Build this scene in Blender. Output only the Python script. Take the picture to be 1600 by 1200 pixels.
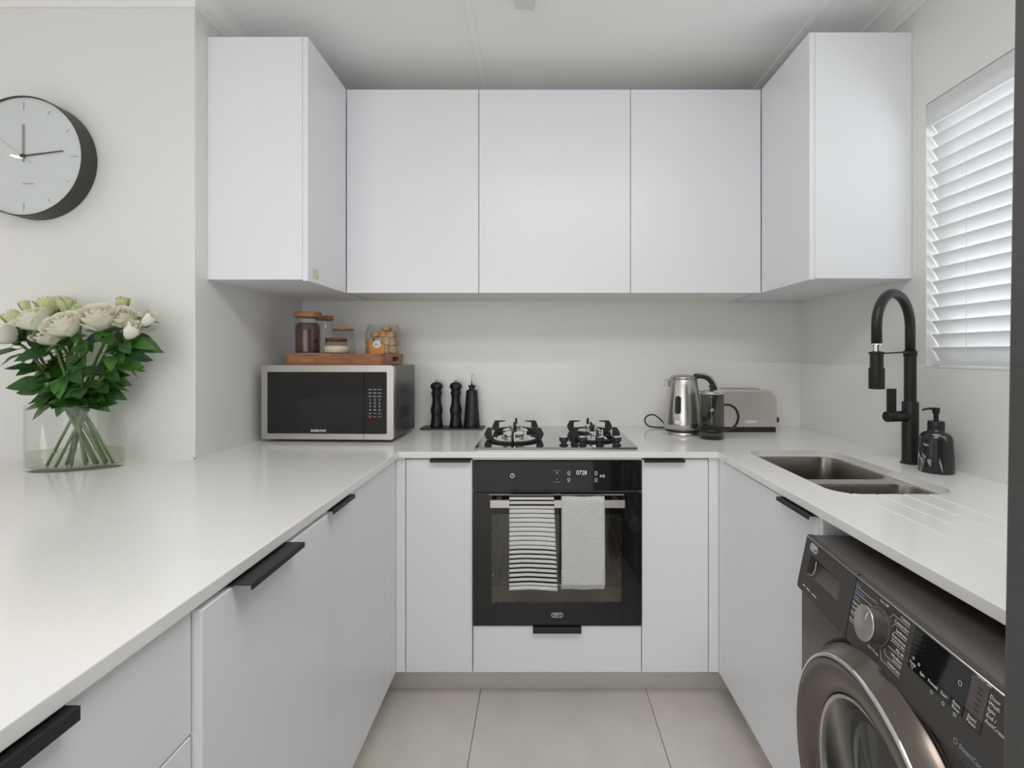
import bpy, bmesh, math, random
from mathutils import Vector, Matrix, Euler

random.seed(7)
for o in list(bpy.data.objects):
    bpy.data.objects.remove(o, do_unlink=True)
SC = bpy.context.scene
COL = SC.collection
R = math.radians

# ------------------------------------------------------------------ camera
EYE = 1.244
cam_d = bpy.data.cameras.new('camera')
cam_d.sensor_width = 36.0
cam_d.lens = 779.0 / 1600.0 * 36.0
cam_d.shift_x = -42.0 / 1600.0
cam_d.shift_y = -47.0 / 1600.0
cam_d.clip_start = 0.02
cam = bpy.data.objects.new('camera', cam_d)
COL.objects.link(cam)
cam.location = (0, 0, EYE)
cam.rotation_euler = (R(90), 0, 0)
SC.camera = cam

# ------------------------------------------------------------------ world + light
world = bpy.data.worlds.new('world')
SC.world = world
world.use_nodes = True
bgn = world.node_tree.nodes['Background']
bgn.inputs[0].default_value = (0.93, 0.96, 1.0, 1)
bgn.inputs[1].default_value = 0.45


def area(name, loc, rot, sx, sy, power, color=(1, 1, 1)):
    l = bpy.data.lights.new(name, 'AREA')
    l.shape = 'RECTANGLE'
    l.size = sx
    l.size_y = sy
    l.energy = power
    l.color = color
    o = bpy.data.objects.new(name, l)
    COL.objects.link(o)
    o.location = loc
    o.rotation_euler = rot
    return o


# daylight entering by the glazed wall of the room behind the camera
area('daylight_rear', (-0.75, -2.92, 1.30), (R(90), 0, 0), 3.3, 2.0, 35, (0.97, 0.985, 1.0))
# fill light added on the far left to brighten the window wall
area('fill_left', (-4.12, -0.6, 1.35), (0, R(-90), 0), 1.7, 2.2, 4, (0.98, 0.985, 1.0))
# daylight falling on the kitchen window from outside
area('daylight_window', (1.247 + 0.55, 1.05, 1.75), (0, R(105), 0), 1.3, 1.4, 31, (0.96, 0.98, 1.0))

SC.view_settings.view_transform = 'Standard'
SC.view_settings.look = 'None'
SC.view_settings.gamma = 1.0
SC.view_settings.use_curve_mapping = False
SC.view_settings.exposure = 0.25
SC.cycles.max_bounces = 16
SC.cycles.diffuse_bounces = 12
SC.cycles.glossy_bounces = 6
SC.cycles.transparent_max_bounces = 24

# ------------------------------------------------------------------ materials
MATS = {}


def mat(name, col, rough=0.5, metal=0.0, spec=0.5, var=0.0, vscale=8.0, bump=0.0, bscale=60.0,
        coat=0.0, coat_rough=0.05, stretch=None, emis=None, emis_s=0.0, sss=0.0, trans=0.0, sheen=0.0):
    if name in MATS:
        return MATS[name]
    m = bpy.data.materials.new(name)
    m.use_nodes = True
    nt = m.node_tree
    b = nt.nodes['Principled BSDF']
    b.inputs['Base Color'].default_value = (*col, 1)
    b.inputs['Roughness'].default_value = rough
    b.inputs['Metallic'].default_value = metal
    b.inputs['Specular IOR Level'].default_value = spec
    b.inputs['Coat Weight'].default_value = coat
    b.inputs['Coat Roughness'].default_value = coat_rough
    b.inputs['Sheen Weight'].default_value = sheen
    if emis:
        b.inputs['Emission Color'].default_value = (*emis, 1)
        b.inputs['Emission Strength'].default_value = emis_s
    tc = nt.nodes.new('ShaderNodeTexCoord')
    mp = nt.nodes.new('ShaderNodeMapping')
    nt.links.new(tc.outputs['Object'], mp.inputs['Vector'])
    if stretch:
        mp.inputs['Scale'].default_value = stretch
    nz = nt.nodes.new('ShaderNodeTexNoise')
    nz.inputs['Scale'].default_value = vscale
    nz.inputs['Detail'].default_value = 4.0
    nt.links.new(mp.outputs['Vector'], nz.inputs['Vector'])
    mr = nt.nodes.new('ShaderNodeMapRange')
    mr.inputs['From Min'].default_value = 0.3
    mr.inputs['From Max'].default_value = 0.7
    mr.inputs['To Min'].default_value = 1 - var
    mr.inputs['To Max'].default_value = 1 + var
    nt.links.new(nz.outputs['Fac'], mr.inputs['Value'])
    mx = nt.nodes.new('ShaderNodeMix')
    mx.data_type = 'RGBA'
    mx.blend_type = 'MULTIPLY'
    mx.inputs[0].default_value = 1.0
    mx.inputs[6].default_value = (*col, 1)
    nt.links.new(mr.outputs['Result'], mx.inputs[7])
    nt.links.new(mx.outputs[2], b.inputs['Base Color'])
    if bump > 0:
        n2 = nt.nodes.new('ShaderNodeTexNoise')
        n2.inputs['Scale'].default_value = bscale
        n2.inputs['Detail'].default_value = 3.0
        nt.links.new(mp.outputs['Vector'], n2.inputs['Vector'])
        bp = nt.nodes.new('ShaderNodeBump')
        bp.inputs['Strength'].default_value = bump
        bp.inputs['Distance'].default_value = 0.002
        nt.links.new(n2.outputs['Fac'], bp.inputs['Height'])
        nt.links.new(bp.outputs['Normal'], b.inputs['Normal'])
    MATS[name] = m
    return m


def clear(name, tint=(1, 1, 1), rough=0.0, ior=1.45, edge=0.7):
    """thin clear sheet: see-through with a fresnel surface reflection"""
    m = bpy.data.materials.new(name)
    m.use_nodes = True
    nt = m.node_tree
    nt.nodes.clear()
    out = nt.nodes.new('ShaderNodeOutputMaterial')
    tr = nt.nodes.new('ShaderNodeBsdfTransparent')
    nz = nt.nodes.new('ShaderNodeTexNoise')
    nz.inputs['Scale'].default_value = 3.0
    mr = nt.nodes.new('ShaderNodeMapRange')
    mr.inputs['To Min'].default_value = 0.985
    mr.inputs['To Max'].default_value = 1.0
    nt.links.new(nz.outputs['Fac'], mr.inputs['Value'])
    mx = nt.nodes.new('ShaderNodeMix')
    mx.data_type = 'RGBA'
    mx.blend_type = 'MULTIPLY'
    mx.inputs[0].default_value = 1.0
    mx.inputs[6].default_value = (*tint, 1)
    nt.links.new(mr.outputs['Result'], mx.inputs[7])
    nt.links.new(mx.outputs[2], tr.inputs['Color'])
    gl = nt.nodes.new('ShaderNodeBsdfGlossy')
    gl.inputs['Roughness'].default_value = rough
    # two-sided Schlick reflectance of a thin sheet
    lw = nt.nodes.new('ShaderNodeLayerWeight')
    lw.inputs['Blend'].default_value = 0.5
    pw = nt.nodes.new('ShaderNodeMath')
    pw.operation = 'POWER'
    pw.inputs[1].default_value = 4.0
    nt.links.new(lw.outputs['Facing'], pw.inputs[0])
    f0 = ((ior - 1) / (ior + 1)) ** 2
    fr = nt.nodes.new('ShaderNodeMath')
    fr.operation = 'MULTIPLY_ADD'
    fr.inputs[1].default_value = (1 - f0) * edge
    fr.inputs[2].default_value = f0
    nt.links.new(pw.outputs[0], fr.inputs[0])
    ms = nt.nodes.new('ShaderNodeMixShader')
    nt.links.new(fr.outputs[0], ms.inputs[0])
    nt.links.new(tr.outputs[0], ms.inputs[1])
    nt.links.new(gl.outputs[0], ms.inputs[2])
    nt.links.new(ms.outputs[0], out.inputs[0])
    MATS[name] = m
    return m


def ramp_mat(name, tex, stops, rough=0.5, scale=5.0, stretch=(1, 1, 1), metal=0.0, distort=0.0, bump=0.0, coat=0.0, detail=5.0):
    m = bpy.data.materials.new(name)
    m.use_nodes = True
    nt = m.node_tree
    b = nt.nodes['Principled BSDF']
    b.inputs['Roughness'].default_value = rough
    b.inputs['Metallic'].default_value = metal
    b.inputs['Coat Weight'].default_value = coat
    tc = nt.nodes.new('ShaderNodeTexCoord')
    mp = nt.nodes.new('ShaderNodeMapping')
    mp.inputs['Scale'].default_value = stretch
    nt.links.new(tc.outputs['Object'], mp.inputs['Vector'])
    if tex == 'noise':
        t = nt.nodes.new('ShaderNodeTexNoise')
        t.inputs['Scale'].default_value = scale
        t.inputs['Detail'].default_value = detail
        t.inputs['Distortion'].default_value = distort
        fac = t.outputs['Fac']
    elif tex == 'wave':
        t = nt.nodes.new('ShaderNodeTexWave')
        t.inputs['Scale'].default_value = scale
        t.inputs['Distortion'].default_value = distort
        t.inputs['Detail'].default_value = 3.0
        fac = t.outputs['Fac']
    nt.links.new(mp.outputs['Vector'], t.inputs['Vector'])
    cr = nt.nodes.new('ShaderNodeValToRGB')
    els = cr.color_ramp.elements
    while len(els) < len(stops):
        els.new(0.5)
    for e, (p, c) in zip(els, stops):
        e.position = p
        e.color = (*c, 1)
    nt.links.new(fac, cr.inputs['Fac'])
    nt.links.new(cr.outputs['Color'], b.inputs['Base Color'])
    if bump:
        bp = nt.nodes.new('ShaderNodeBump')
        bp.inputs['Strength'].default_value = bump
        bp.inputs['Distance'].default_value = 0.002
        nt.links.new(fac, bp.inputs['Height'])
        nt.links.new(bp.outputs['Normal'], b.inputs['Normal'])
    MATS[name] = m
    return m


M_wall = mat('wall_paint', (0.80, 0.80, 0.785), 0.45, var=0.012, vscale=2, bump=0.03, bscale=180)
M_ceil = mat('ceiling_paint', (0.89, 0.887, 0.875), 0.7, var=0.01, vscale=2)
M_cornice = mat('cornice_paint', (0.88, 0.877, 0.86), 0.55)
M_cab = mat('white_melamine', (0.83, 0.842, 0.875), 0.32, var=0.006, vscale=3)
M_carc = mat('white_board', (0.86, 0.85, 0.84), 0.45, var=0.006)
M_counter = mat('white_quartz', (0.85, 0.845, 0.83), 0.16, var=0.012, vscale=140, spec=0.5)
M_upstand = mat('white_quartz_upstand', (0.86, 0.855, 0.84), 0.22, var=0.012, vscale=140)
M_tile = mat('floor_tile', (0.70, 0.66, 0.605), 0.38, var=0.05, vscale=7, bump=0.03, bscale=40)
M_grout = mat('grout', (0.30, 0.27, 0.23), 0.8)
M_plinth = mat('plinth_foil', (0.66, 0.64, 0.61), 0.35, metal=0.2, var=0.02)
M_black = mat('black_matt_metal', (0.010, 0.010, 0.0105), 0.42, var=0.05)
M_blackgloss = mat('black_glass', (0.009, 0.009, 0.009), 0.045, var=0.02)
M_blackplastic = mat('black_plastic', (0.02, 0.02, 0.021), 0.45, var=0.04)
M_iron = mat('cast_iron', (0.022, 0.018, 0.017), 0.6, var=0.1, vscale=40, bump=0.1, bscale=300)
M_steel = mat('brushed_steel', (0.60, 0.585, 0.56), 0.27, metal=1.0, var=0.04, vscale=30, stretch=(1, 1, 14), bump=0.03, bscale=120)
M_steel2 = mat('satin_steel_trim', (0.62, 0.60, 0.57), 0.34, metal=1.0, var=0.03, vscale=30, stretch=(14, 1, 1))
M_sink = mat('sink_steel', (0.33, 0.30, 0.265), 0.28, metal=1.0, var=0.05, vscale=20, stretch=(1, 1, 10))
M_microsteel = mat('microwave_steel', (0.52, 0.50, 0.47), 0.36, metal=1.0, var=0.03, vscale=30, stretch=(14, 1, 1))
M_toaster = mat('toaster_steel', (0.78, 0.75, 0.71), 0.36, metal=1.0, var=0.015, vscale=12, stretch=(8, 1, 1))
M_hobglass = mat('hob_glass', (0.010, 0.010, 0.010), 0.05, spec=0.8, coat=1.0, coat_rough=0.03)
M_hobglass.node_tree.nodes['Principled BSDF'].inputs['Coat IOR'].default_value = 2.3
M_chrome = mat('chrome', (0.82, 0.82, 0.82), 0.07, metal=1.0, var=0.01)
M_white = mat('white_paint', (0.80, 0.80, 0.80), 0.4)
M_print = mat('white_print', (0.75, 0.75, 0.74), 0.5)
M_greyprint = mat('grey_print', (0.33, 0.33, 0.33), 0.5)
M_blueprint = mat('blue_print', (0.16, 0.32, 0.58), 0.5)
M_led = mat('lit_digits', (0.6, 0.62, 0.62), 0.5, emis=(0.75, 0.8, 0.8), emis_s=0.35)
M_fridge = mat('dark_brushed_steel', (0.115, 0.113, 0.11), 0.42, metal=0.55, var=0.16, vscale=26, stretch=(1, 1.2, 34))
M_wm = mat('graphite_enamel', (0.145, 0.128, 0.120), 0.30, metal=0.5, var=0.03, vscale=60)
M_wmpanel = mat('graphite_panel', (0.078, 0.071, 0.067), 0.32, metal=0.35, var=0.03, vscale=60)
M_wmring = mat('bronze_grey_ring', (0.17, 0.145, 0.125), 0.24, metal=0.8, var=0.03)
M_glass = clear('clear_glass', (0.985, 0.99, 0.985))
M_window_glass = clear('window_glass', (0.95, 0.97, 0.97))
M_water = clear('water', (0.90, 0.92, 0.86), ior=1.33)
M_smoke = clear('smoked_glass', (0.70, 0.71, 0.67))
M_ovenglass = clear('oven_window_glass', (0.86, 0.85, 0.81), ior=1.6)
M_wmglass = clear('drum_door_glass', (0.55, 0.58, 0.57), ior=1.6)
M_bag = clear('cellophane', (0.93, 0.93, 0.92), ior=1.5, rough=0.12)
M_stem = mat('rose_stem', (0.10, 0.17, 0.03), 0.5, var=0.15, vscale=30)
M_leaf = mat('rose_leaf', (0.022, 0.085, 0.014), 0.36, var=0.35, vscale=22, bump=0.2, bscale=90)
M_leaf2 = mat('rose_leaf_light', (0.05, 0.155, 0.022), 0.38, var=0.25, vscale=22, bump=0.2, bscale=90)
M_petal = mat('rose_petal', (0.86, 0.84, 0.73), 0.6, var=0.04, vscale=40)
M_bud = mat('rose_bud_petal', (0.62, 0.65, 0.36), 0.6, var=0.14, vscale=40)
M_wood = ramp_mat('acacia_wood', 'noise', [(0.25, (0.17, 0.055, 0.02)), (0.5, (0.33, 0.125, 0.045)), (0.75, (0.46, 0.20, 0.075))],
                  0.42, 9, (1.2, 6, 10), distort=1.2)
M_lidwood = ramp_mat('lid_wood', 'noise', [(0.3, (0.24, 0.085, 0.035)), (0.7, (0.50, 0.26, 0.11))], 0.45, 14, (1, 6, 6))
M_redwood = mat('dark_red_lid', (0.13, 0.022, 0.015), 0.4, var=0.2, vscale=40)
M_coffee = mat('ground_coffee', (0.075, 0.026, 0.014), 0.75, var=0.3, vscale=90, bump=0.3, bscale=300)
M_sugar = mat('sugar', (0.72, 0.62, 0.45), 0.8, var=0.08, vscale=90, bump=0.3, bscale=400)
M_rusk = ramp_mat('rusk_crust', 'noise', [(0.3, (0.30, 0.115, 0.03)), (0.6, (0.62, 0.40, 0.17))], 0.7, 30)
M_orange = mat('orange_card', (0.72, 0.31, 0.05), 0.55, var=0.05)
M_marble = ramp_mat('black_marble', 'noise', [(0.0, (0.018, 0.019, 0.021)), (0.56, (0.022, 0.024, 0.026)), (0.60, (0.5, 0.5, 0.48)), (0.63, (0.025, 0.026, 0.028)), (1.0, (0.04, 0.042, 0.045))],
                    0.16, 13, (1, 1, 0.6), distort=1.8, detail=2.0)
M_towel = mat('white_terry', (0.70, 0.70, 0.70), 0.95, var=0.05, vscale=160, bump=0.6, bscale=420, sheen=0.3)
M_towelblack = mat('black_terry', (0.022, 0.014, 0.014), 0.95, var=0.3, vscale=160, bump=0.6, bscale=420)
M_oveninner = mat('oven_enamel', (0.50, 0.47, 0.41), 0.45, var=0.05, vscale=10)
M_dark = mat('dark_void', (0.012, 0.011, 0.011), 0.6)
M_microside = mat('microwave_side', (0.115, 0.112, 0.108), 0.28, metal=0.5, var=0.05, vscale=6)
M_clockcase = mat('clock_case', (0.042, 0.040, 0.037), 0.42, var=0.04)
M_clockface = mat('clock_dial', (0.70, 0.735, 0.75), 0.5, var=0.01)
M_clocktick = mat('clock_tick', (0.36, 0.37, 0.38), 0.5)
M_sticker = mat('pale_yellow_sticker', (0.68, 0.655, 0.46), 0.5, var=0.12, vscale=60)
M_red = mat('red_print', (0.35, 0.03, 0.05), 0.5)
M_lampgrey = mat('fitting_grey', (0.70, 0.70, 0.68), 0.5)
# blind slats let some daylight through
M_slat = mat('white_blind_slat', (0.82, 0.82, 0.82), 0.45)
nt = M_slat.node_tree
_b = nt.nodes['Principled BSDF']
_o = nt.nodes['Material Output']
_t = nt.nodes.new('ShaderNodeBsdfTranslucent')
_t.inputs['Color'].default_value = (0.8, 0.81, 0.82, 1)
_m = nt.nodes.new('ShaderNodeMixShader')
_m.inputs[0].default_value = 0.30
nt.links.new(_b.outputs[0], _m.inputs[1])
nt.links.new(_t.outputs[0], _m.inputs[2])
nt.links.new(_m.outputs[0], _o.inputs[0])
# waffle towel
M_waffle = mat('waffle_cotton', (0.60, 0.60, 0.60), 0.95, var=0.02, sheen=0.3)
nt = M_waffle.node_tree
_v = nt.nodes.new('ShaderNodeTexVoronoi')
_v.inputs['Scale'].default_value = 170
_tc = nt.nodes.new('ShaderNodeTexCoord')
nt.links.new(_tc.outputs['Object'], _v.inputs['Vector'])
_bp = nt.nodes.new('ShaderNodeBump')
_bp.inputs['Strength'].default_value = 0.7
_bp.inputs['Distance'].default_value = 0.003
nt.links.new(_v.outputs['Distance'], _bp.inputs['Height'])
nt.links.new(_bp.outputs['Normal'], nt.nodes['Principled BSDF'].inputs['Normal'])


# ------------------------------------------------------------------ mesh helpers
class MB:
    def __init__(s):
        s.v = []
        s.f = []
        s.m = []

    def add(s, vs, fs, mi=0):
        o = len(s.v)
        s.v += [tuple(v) for v in vs]
        s.f += [tuple(i + o for i in f) for f in fs]
        s.m += [mi] * len(fs)
        return s

    def box(s, x0, x1, y0, y1, z0, z1, mi=0):
        vs = [(x0, y0, z0), (x1, y0, z0), (x1, y1, z0), (x0, y1, z0), (x0, y0, z1), (x1, y0, z1), (x1, y1, z1), (x0, y1, z1)]
        fs = [(0, 3, 2, 1), (4, 5, 6, 7), (0, 1, 5, 4), (1, 2, 6, 5), (2, 3, 7, 6), (3, 0, 4, 7)]
        return s.add(vs, fs, mi)

    def prism(s, poly, axis, a, b, mi=0):
        """extrude a closed 2-D outline along axis from a to b; outline coords are the other two axes in xyz order"""
        n = len(poly)

        def p(u, w, t):
            return {'x': (t, u, w), 'y': (u, t, w), 'z': (u, w, t)}[axis]
        vs = [p(u, w, a) for u, w in poly] + [p(u, w, b) for u, w in poly]
        fs = [tuple(range(n))[::-1], tuple(range(n, 2 * n))]
        fs += [(i, (i + 1) % n, n + (i + 1) % n, n + i) for i in range(n)]
        return s.add(vs, fs, mi)

    def lathe(s, prof, n=32, c=(0, 0, 0), axis='z', mi=0, sx=1.0, sy=1.0, close=True):
        vs = []
        for r, h in prof:
            for k in range(n):
                a = 2 * math.pi * k / n
                u, w = r * math.cos(a) * sx, r * math.sin(a) * sy
                q = {'z': (u, w, h), 'y': (u, h, w), 'x': (h, u, w)}[axis]
                vs.append((q[0] + c[0], q[1] + c[1], q[2] + c[2]))
        fs = []
        for i in range(len(prof) - 1):
            for k in range(n):
                k2 = (k + 1) % n
                fs.append((i * n + k, i * n + k2, (i + 1) * n + k2, (i + 1) * n + k))
        if close:
            if prof[0][0] > 1e-5:
                fs.append(tuple(range(n))[::-1])
            if prof[-1][0] > 1e-5:
                o = (len(prof) - 1) * n
                fs.append(tuple(o + k for k in range(n)))
        return s.add(vs, fs, mi)

    def tube(s, pts, r, n=10, mi=0, flat=1.0, caps=True):
        pts = [Vector(p) for p in pts]
        rs = r if isinstance(r, (list, tuple)) else [r] * len(pts)
        vs = []
        up = None
        for i, p in enumerate(pts):
            d = (pts[min(i + 1, len(pts) - 1)] - pts[max(i - 1, 0)]).normalized()
            if up is None:
                up = Vector((0, 0, 1)) if abs(d.z) < 0.9 else Vector((1, 0, 0))
            a = d.cross(up)
            if a.length < 1e-4:
                a = d.orthogonal()
            a.normalize()
            b = a.cross(d).normalized()
            up = b
            for k in range(n):
                t = 2 * math.pi * k / n
                vs.append(p + a * math.cos(t) * rs[i] * flat + b * math.sin(t) * rs[i])
        fs = []
        for i in range(len(pts) - 1):
            for k in range(n):
                k2 = (k + 1) % n
                fs.append((i * n + k, i * n + k2, (i + 1) * n + k2, (i + 1) * n + k))
        if caps:
            fs.append(tuple(range(n))[::-1])
            fs.append(tuple((len(pts) - 1) * n + k for k in range(n)))
        return s.add(vs, fs, mi)

    def grid(s, fn, nu, nv, mi=0, rowmat=None):
        o = len(s.v)
        for j in range(nv + 1):
            for i in range(nu + 1):
                s.v.append(tuple(fn(i / nu, j / nv)))
        for j in range(nv):
            for i in range(nu):
                a = o + j * (nu + 1) + i
                s.f.append((a, a + 1, a + nu + 2, a + nu + 1))
                s.m.append(rowmat(j) if rowmat else mi)
        return s

    def mesh(s, name, mats, smooth=False, fix=True):
        me = bpy.data.meshes.new(name)
        me.from_pydata(s.v, [], s.f)
        for m in (mats if isinstance(mats, (list, tuple)) else [mats]):
            me.materials.append(m)
        me.polygons.foreach_set('material_index', s.m)
        if fix:
            b = bmesh.new()
            b.from_mesh(me)
            bmesh.ops.recalc_face_normals(b, faces=b.faces)
            b.to_mesh(me)
            b.free()
        if smooth:
            me.polygons.foreach_set('use_smooth', [True] * len(me.polygons))
        me.update()
        return me

    def build(s, name, mats, parent=None, smooth=False, bevel=0.0, seg=2, angle=None, fix=True):
        me = s.mesh(name, mats, smooth or angle is not None, fix)
        o = link(name, me, parent)
        if angle is not None:
            sharp(me, angle)
        if bevel:
            bv = o.modifiers.new('bevel', 'BEVEL')
            bv.width = bevel
            bv.segments = seg
            bv.limit_method = 'ANGLE'
            bv.angle_limit = R(40)
        return o


def sharp(me, deg):
    b = bmesh.new()
    b.from_mesh(me)
    for e in b.edges:
        if len(e.link_faces) == 2:
            e.smooth = e.calc_face_angle(0) < R(deg)
        else:
            e.smooth = False
    b.to_mesh(me)
    b.free()


def link(name, data, parent=None):
    o = bpy.data.objects.new(name, data)
    COL.objects.link(o)
    if parent is not None:
        o.parent = parent
    return o


def tag(o, label=None, cat=None, group=None, kind=None):
    if label:
        o['label'] = label
    if cat:
        o['category'] = cat
    if group:
        o['group'] = group
    if kind:
        o['kind'] = kind
    return o


def thing(name, label, cat, loc=(0, 0, 0), rot=(0, 0, 0), group=None):
    o = link(name, None)
    o.empty_display_size = 0.05
    o.location = loc
    o.rotation_euler = rot
    return tag(o, label, cat, group)


def struct(o):
    o['kind'] = 'structure'
    return o


def copy_tree(o, parent=None):
    c = o.copy()
    COL.objects.link(c)
    c.parent = parent
    for ch in o.children:
        copy_tree(ch, c)
    return c


def rrect(x0, x1, y0, y1, r, n=6):
    pts = []
    for cx, cy, a0 in ((x1 - r, y0 + r, -90), (x1 - r, y1 - r, 0), (x0 + r, y1 - r, 90), (x0 + r, y0 + r, 180)):
        for k in range(n + 1):
            a = R(a0 + 90 * k / n)
            pts.append((cx + r * math.cos(a), cy + r * math.sin(a)))
    return pts


def text(name, s, size, m, parent, loc, rot=(R(90), 0, 0), align='CENTER', squeeze=1.0, bold=0.0):
    cu = bpy.data.curves.new(name, 'FONT')
    cu.body = s
    cu.size = size
    cu.align_x = align
    cu.align_y = 'CENTER'
    cu.resolution_u = 2
    cu.extrude = 0.00015
    cu.offset = bold
    o = bpy.data.objects.new(name, cu)
    COL.objects.link(o)
    dg = bpy.context.evaluated_depsgraph_get()
    me = bpy.data.meshes.new_from_object(o.evaluated_get(dg))
    bpy.data.objects.remove(o, do_unlink=True)
    bpy.data.curves.remove(cu)
    me.name = name
    me.materials.clear()
    me.materials.append(m)
    t = link(name, me, parent)
    t.location = loc
    t.rotation_euler = rot
    t.scale = (squeeze, 1, 1)
    return t


def boolean(target, cutters, op='DIFFERENCE'):
    for c in cutters:
        md = target.modifiers.new('b', 'BOOLEAN')
        md.object = c
        md.operation = op
        md.solver = 'EXACT'
    dg = bpy.context.evaluated_depsgraph_get()
    me = bpy.data.meshes.new_from_object(target.evaluated_get(dg))
    old = target.data
    me.name = old.name
    target.modifiers.clear()
    target.data = me
    for c in cutters:
        bpy.data.objects.remove(c, do_unlink=True)


def smoothpath(pts, n=8):
    P = [Vector(p) for p in pts]
    P = [P[0] * 2 - P[1]] + P + [P[-1] * 2 - P[-2]]
    out = []
    for i in range(1, len(P) - 2):
        for k in range(n):
            t = k / n
            a, b, c, d = P[i - 1], P[i], P[i + 1], P[i + 2]
            out.append(0.5 * ((2 * b) + (c - a) * t + (2 * a - 5 * b + 4 * c - d) * t * t + (3 * b - a - 3 * c + d) * t ** 3))
    out.append(P[-2])
    return out


# ------------------------------------------------------------------ dimensions
XL, XR, YB, YP = -1.125, 1.247, 2.37, 1.63      # side wall, window wall, back wall, clock wall
XF, YR = -4.2, -3.0                             # far left wall and rear wall of the open room
ZC, CT, CEIL = 0.90, 0.022, 2.42
YF = 1.765                                      # face of the back run of doors
XLF, XRF = -0.507, 0.637                        # faces of the left and right runs
TH = 0.018

# ------------------------------------------------------------------ setting
fl = struct(MB().box(XF - 0.15, XR + 0.15, YR - 0.15, YB + 0.15, -0.10, -0.004).build('floor', M_grout))
TW, G = 0.612, 0.003
tile_me = MB().box(0, TW - G, 0, TW - G, -0.006, 0.0).mesh('tile', M_tile)
nx0 = -7
for i in range(nx0, 3):
    for j in range(-8, 2):
        x = -0.214 + i * TW
        y = 1.34 + j * TW
        if x + TW < XF or y + TW < YR:
            continue
        t = link('tile', tile_me, fl)
        t.location = (x, y, 0)

struct(MB().box(XF - 0.15, XR + 0.15, YR - 0.15, YB + 0.15, CEIL, CEIL + 0.1).build('ceiling', M_ceil))
struct(MB().box(XL, XR, YB, YB + 0.15, 0, CEIL).build('wall_back', M_wall))
struct(MB().box(XL - 0.12, XL, YP + 0.12, YB + 0.15, 0, CEIL).build('wall_left', M_wall))
struct(MB().box(XF, XL, YP, YP + 0.12, 0, CEIL).build('wall_partition', M_wall, bevel=0.004, seg=2))
struct(MB().box(XF - 0.15, XF, YR, YP + 0.12, 0, CEIL).build('wall_far_left', M_wall))
# window wall with its opening
WY0, WY1, WZ0, WZ1 = 0.50, 1.606, 1.20, 2.047
wr = MB()
wr.box(XR, XR + 0.15, YR, WY0, 0, CEIL).box(XR, XR + 0.15, WY1, YB + 0.15, 0, CEIL)
wr.box(XR, XR + 0.15, WY0, WY1, 0, WZ0).box(XR, XR + 0.15, WY0, WY1, WZ1, CEIL)
struct(wr.build('wall_right', M_wall))
# rear wall with wide glazed opening
rw = MB()
rw.box(XF, -2.45, YR - 0.15, YR, 0, CEIL).box(0.95, XR, YR - 0.15, YR, 0, CEIL).box(-2.45, 0.95, YR - 0.15, YR, 2.32, CEIL)
struct(rw.build('wall_rear', M_wall))
# skirting cover: cornice (cove) runs
def cove(px, pz, n=6):
    # profile: starts on wall (0,-drop), ends on ceiling (proj,0); concave
    pts = [(0, -pz), (0.006, -pz), (0.006, -pz + 0.004)]
    for k in range(n + 1):
        a = R(90 * k / n)
        pts.append((px - 0.008 - (px - 0.014) * math.cos(a), -0.007 - (pz - 0.012) * (1 - math.sin(a))))
    pts += [(px, -0.007), (px, 0), (0, 0)]
    return pts


def cornice(name, path, px, pz):
    """path: plan polyline with the room on the left; mitred by offsetting each vertex"""
    prof = cove(px, pz)
    P = [Vector((a, b, 0)) for a, b in path]
    mb = MB()
    n = len(prof)
    vs = []
    for i, p in enumerate(P):
        d1 = (P[i] - P[i - 1]).normalized() if i > 0 else (P[1] - P[0]).normalized()
        d2 = (P[i + 1] - P[i]).normalized() if i < len(P) - 1 else d1
        n1 = Vector((-d1.y, d1.x, 0))
        n2 = Vector((-d2.y, d2.x, 0))
        mi = (n1 + n2)
        mi = mi / max(mi.dot(n1), 1e-3)
        for u, w in prof:
            vs.append((p.x + mi.x * u, p.y + mi.y * u, CEIL + w))
    fs = []
    for i in range(len(P) - 1):
        for k in range(n):
            k2 = (k + 1) % n
            fs.append((i * n + k, i * n + k2, (i + 1) * n + k2, (i + 1) * n + k))
    fs += [tuple(range(n)), tuple((len(P) - 1) * n + k for k in range(n))]
    mb.add(vs, fs)
    return struct(mb.build(name, M_cornice, angle=40))


cornice('trim_1', [(XR, YR), (XR, YB), (XL, YB), (XL, YP), (XF, YP), (XF, YR)], 0.075, 0.046)
for k, x in enumerate((-0.239, 0.961, -1.439 - 0.0)):
    if x < XL:
        y1 = YP
    else:
        y1 = YB
    struct(MB().box(x - 0.0125, x + 0.0125, YR, y1 - 0.076, CEIL - 0.005, CEIL).build('trim_%d' % (k + 2), M_ceil, bevel=0.002))
# quartz upstands along back wall and window wall
struct(MB().box(XL, XR, YB - 0.012, YB, ZC, 1.204).build('trim_5', M_upstand, bevel=0.001))
struct(MB().box(XR - 0.012, XR, 0.49, YB - 0.012, ZC, 1.1985).build('trim_6', M_upstand, bevel=0.001))
# bead of sealant where the worktop meets the painted walls
struct(MB().box(XF * 0 - 1.95, XL + 0.003, YP - 0.004, YP, ZC, ZC + 0.005).box(XL, XL + 0.004, YP - 0.004, YB - 0.012, ZC, ZC + 0.005)
       .build('trim_7', M_white))

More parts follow.
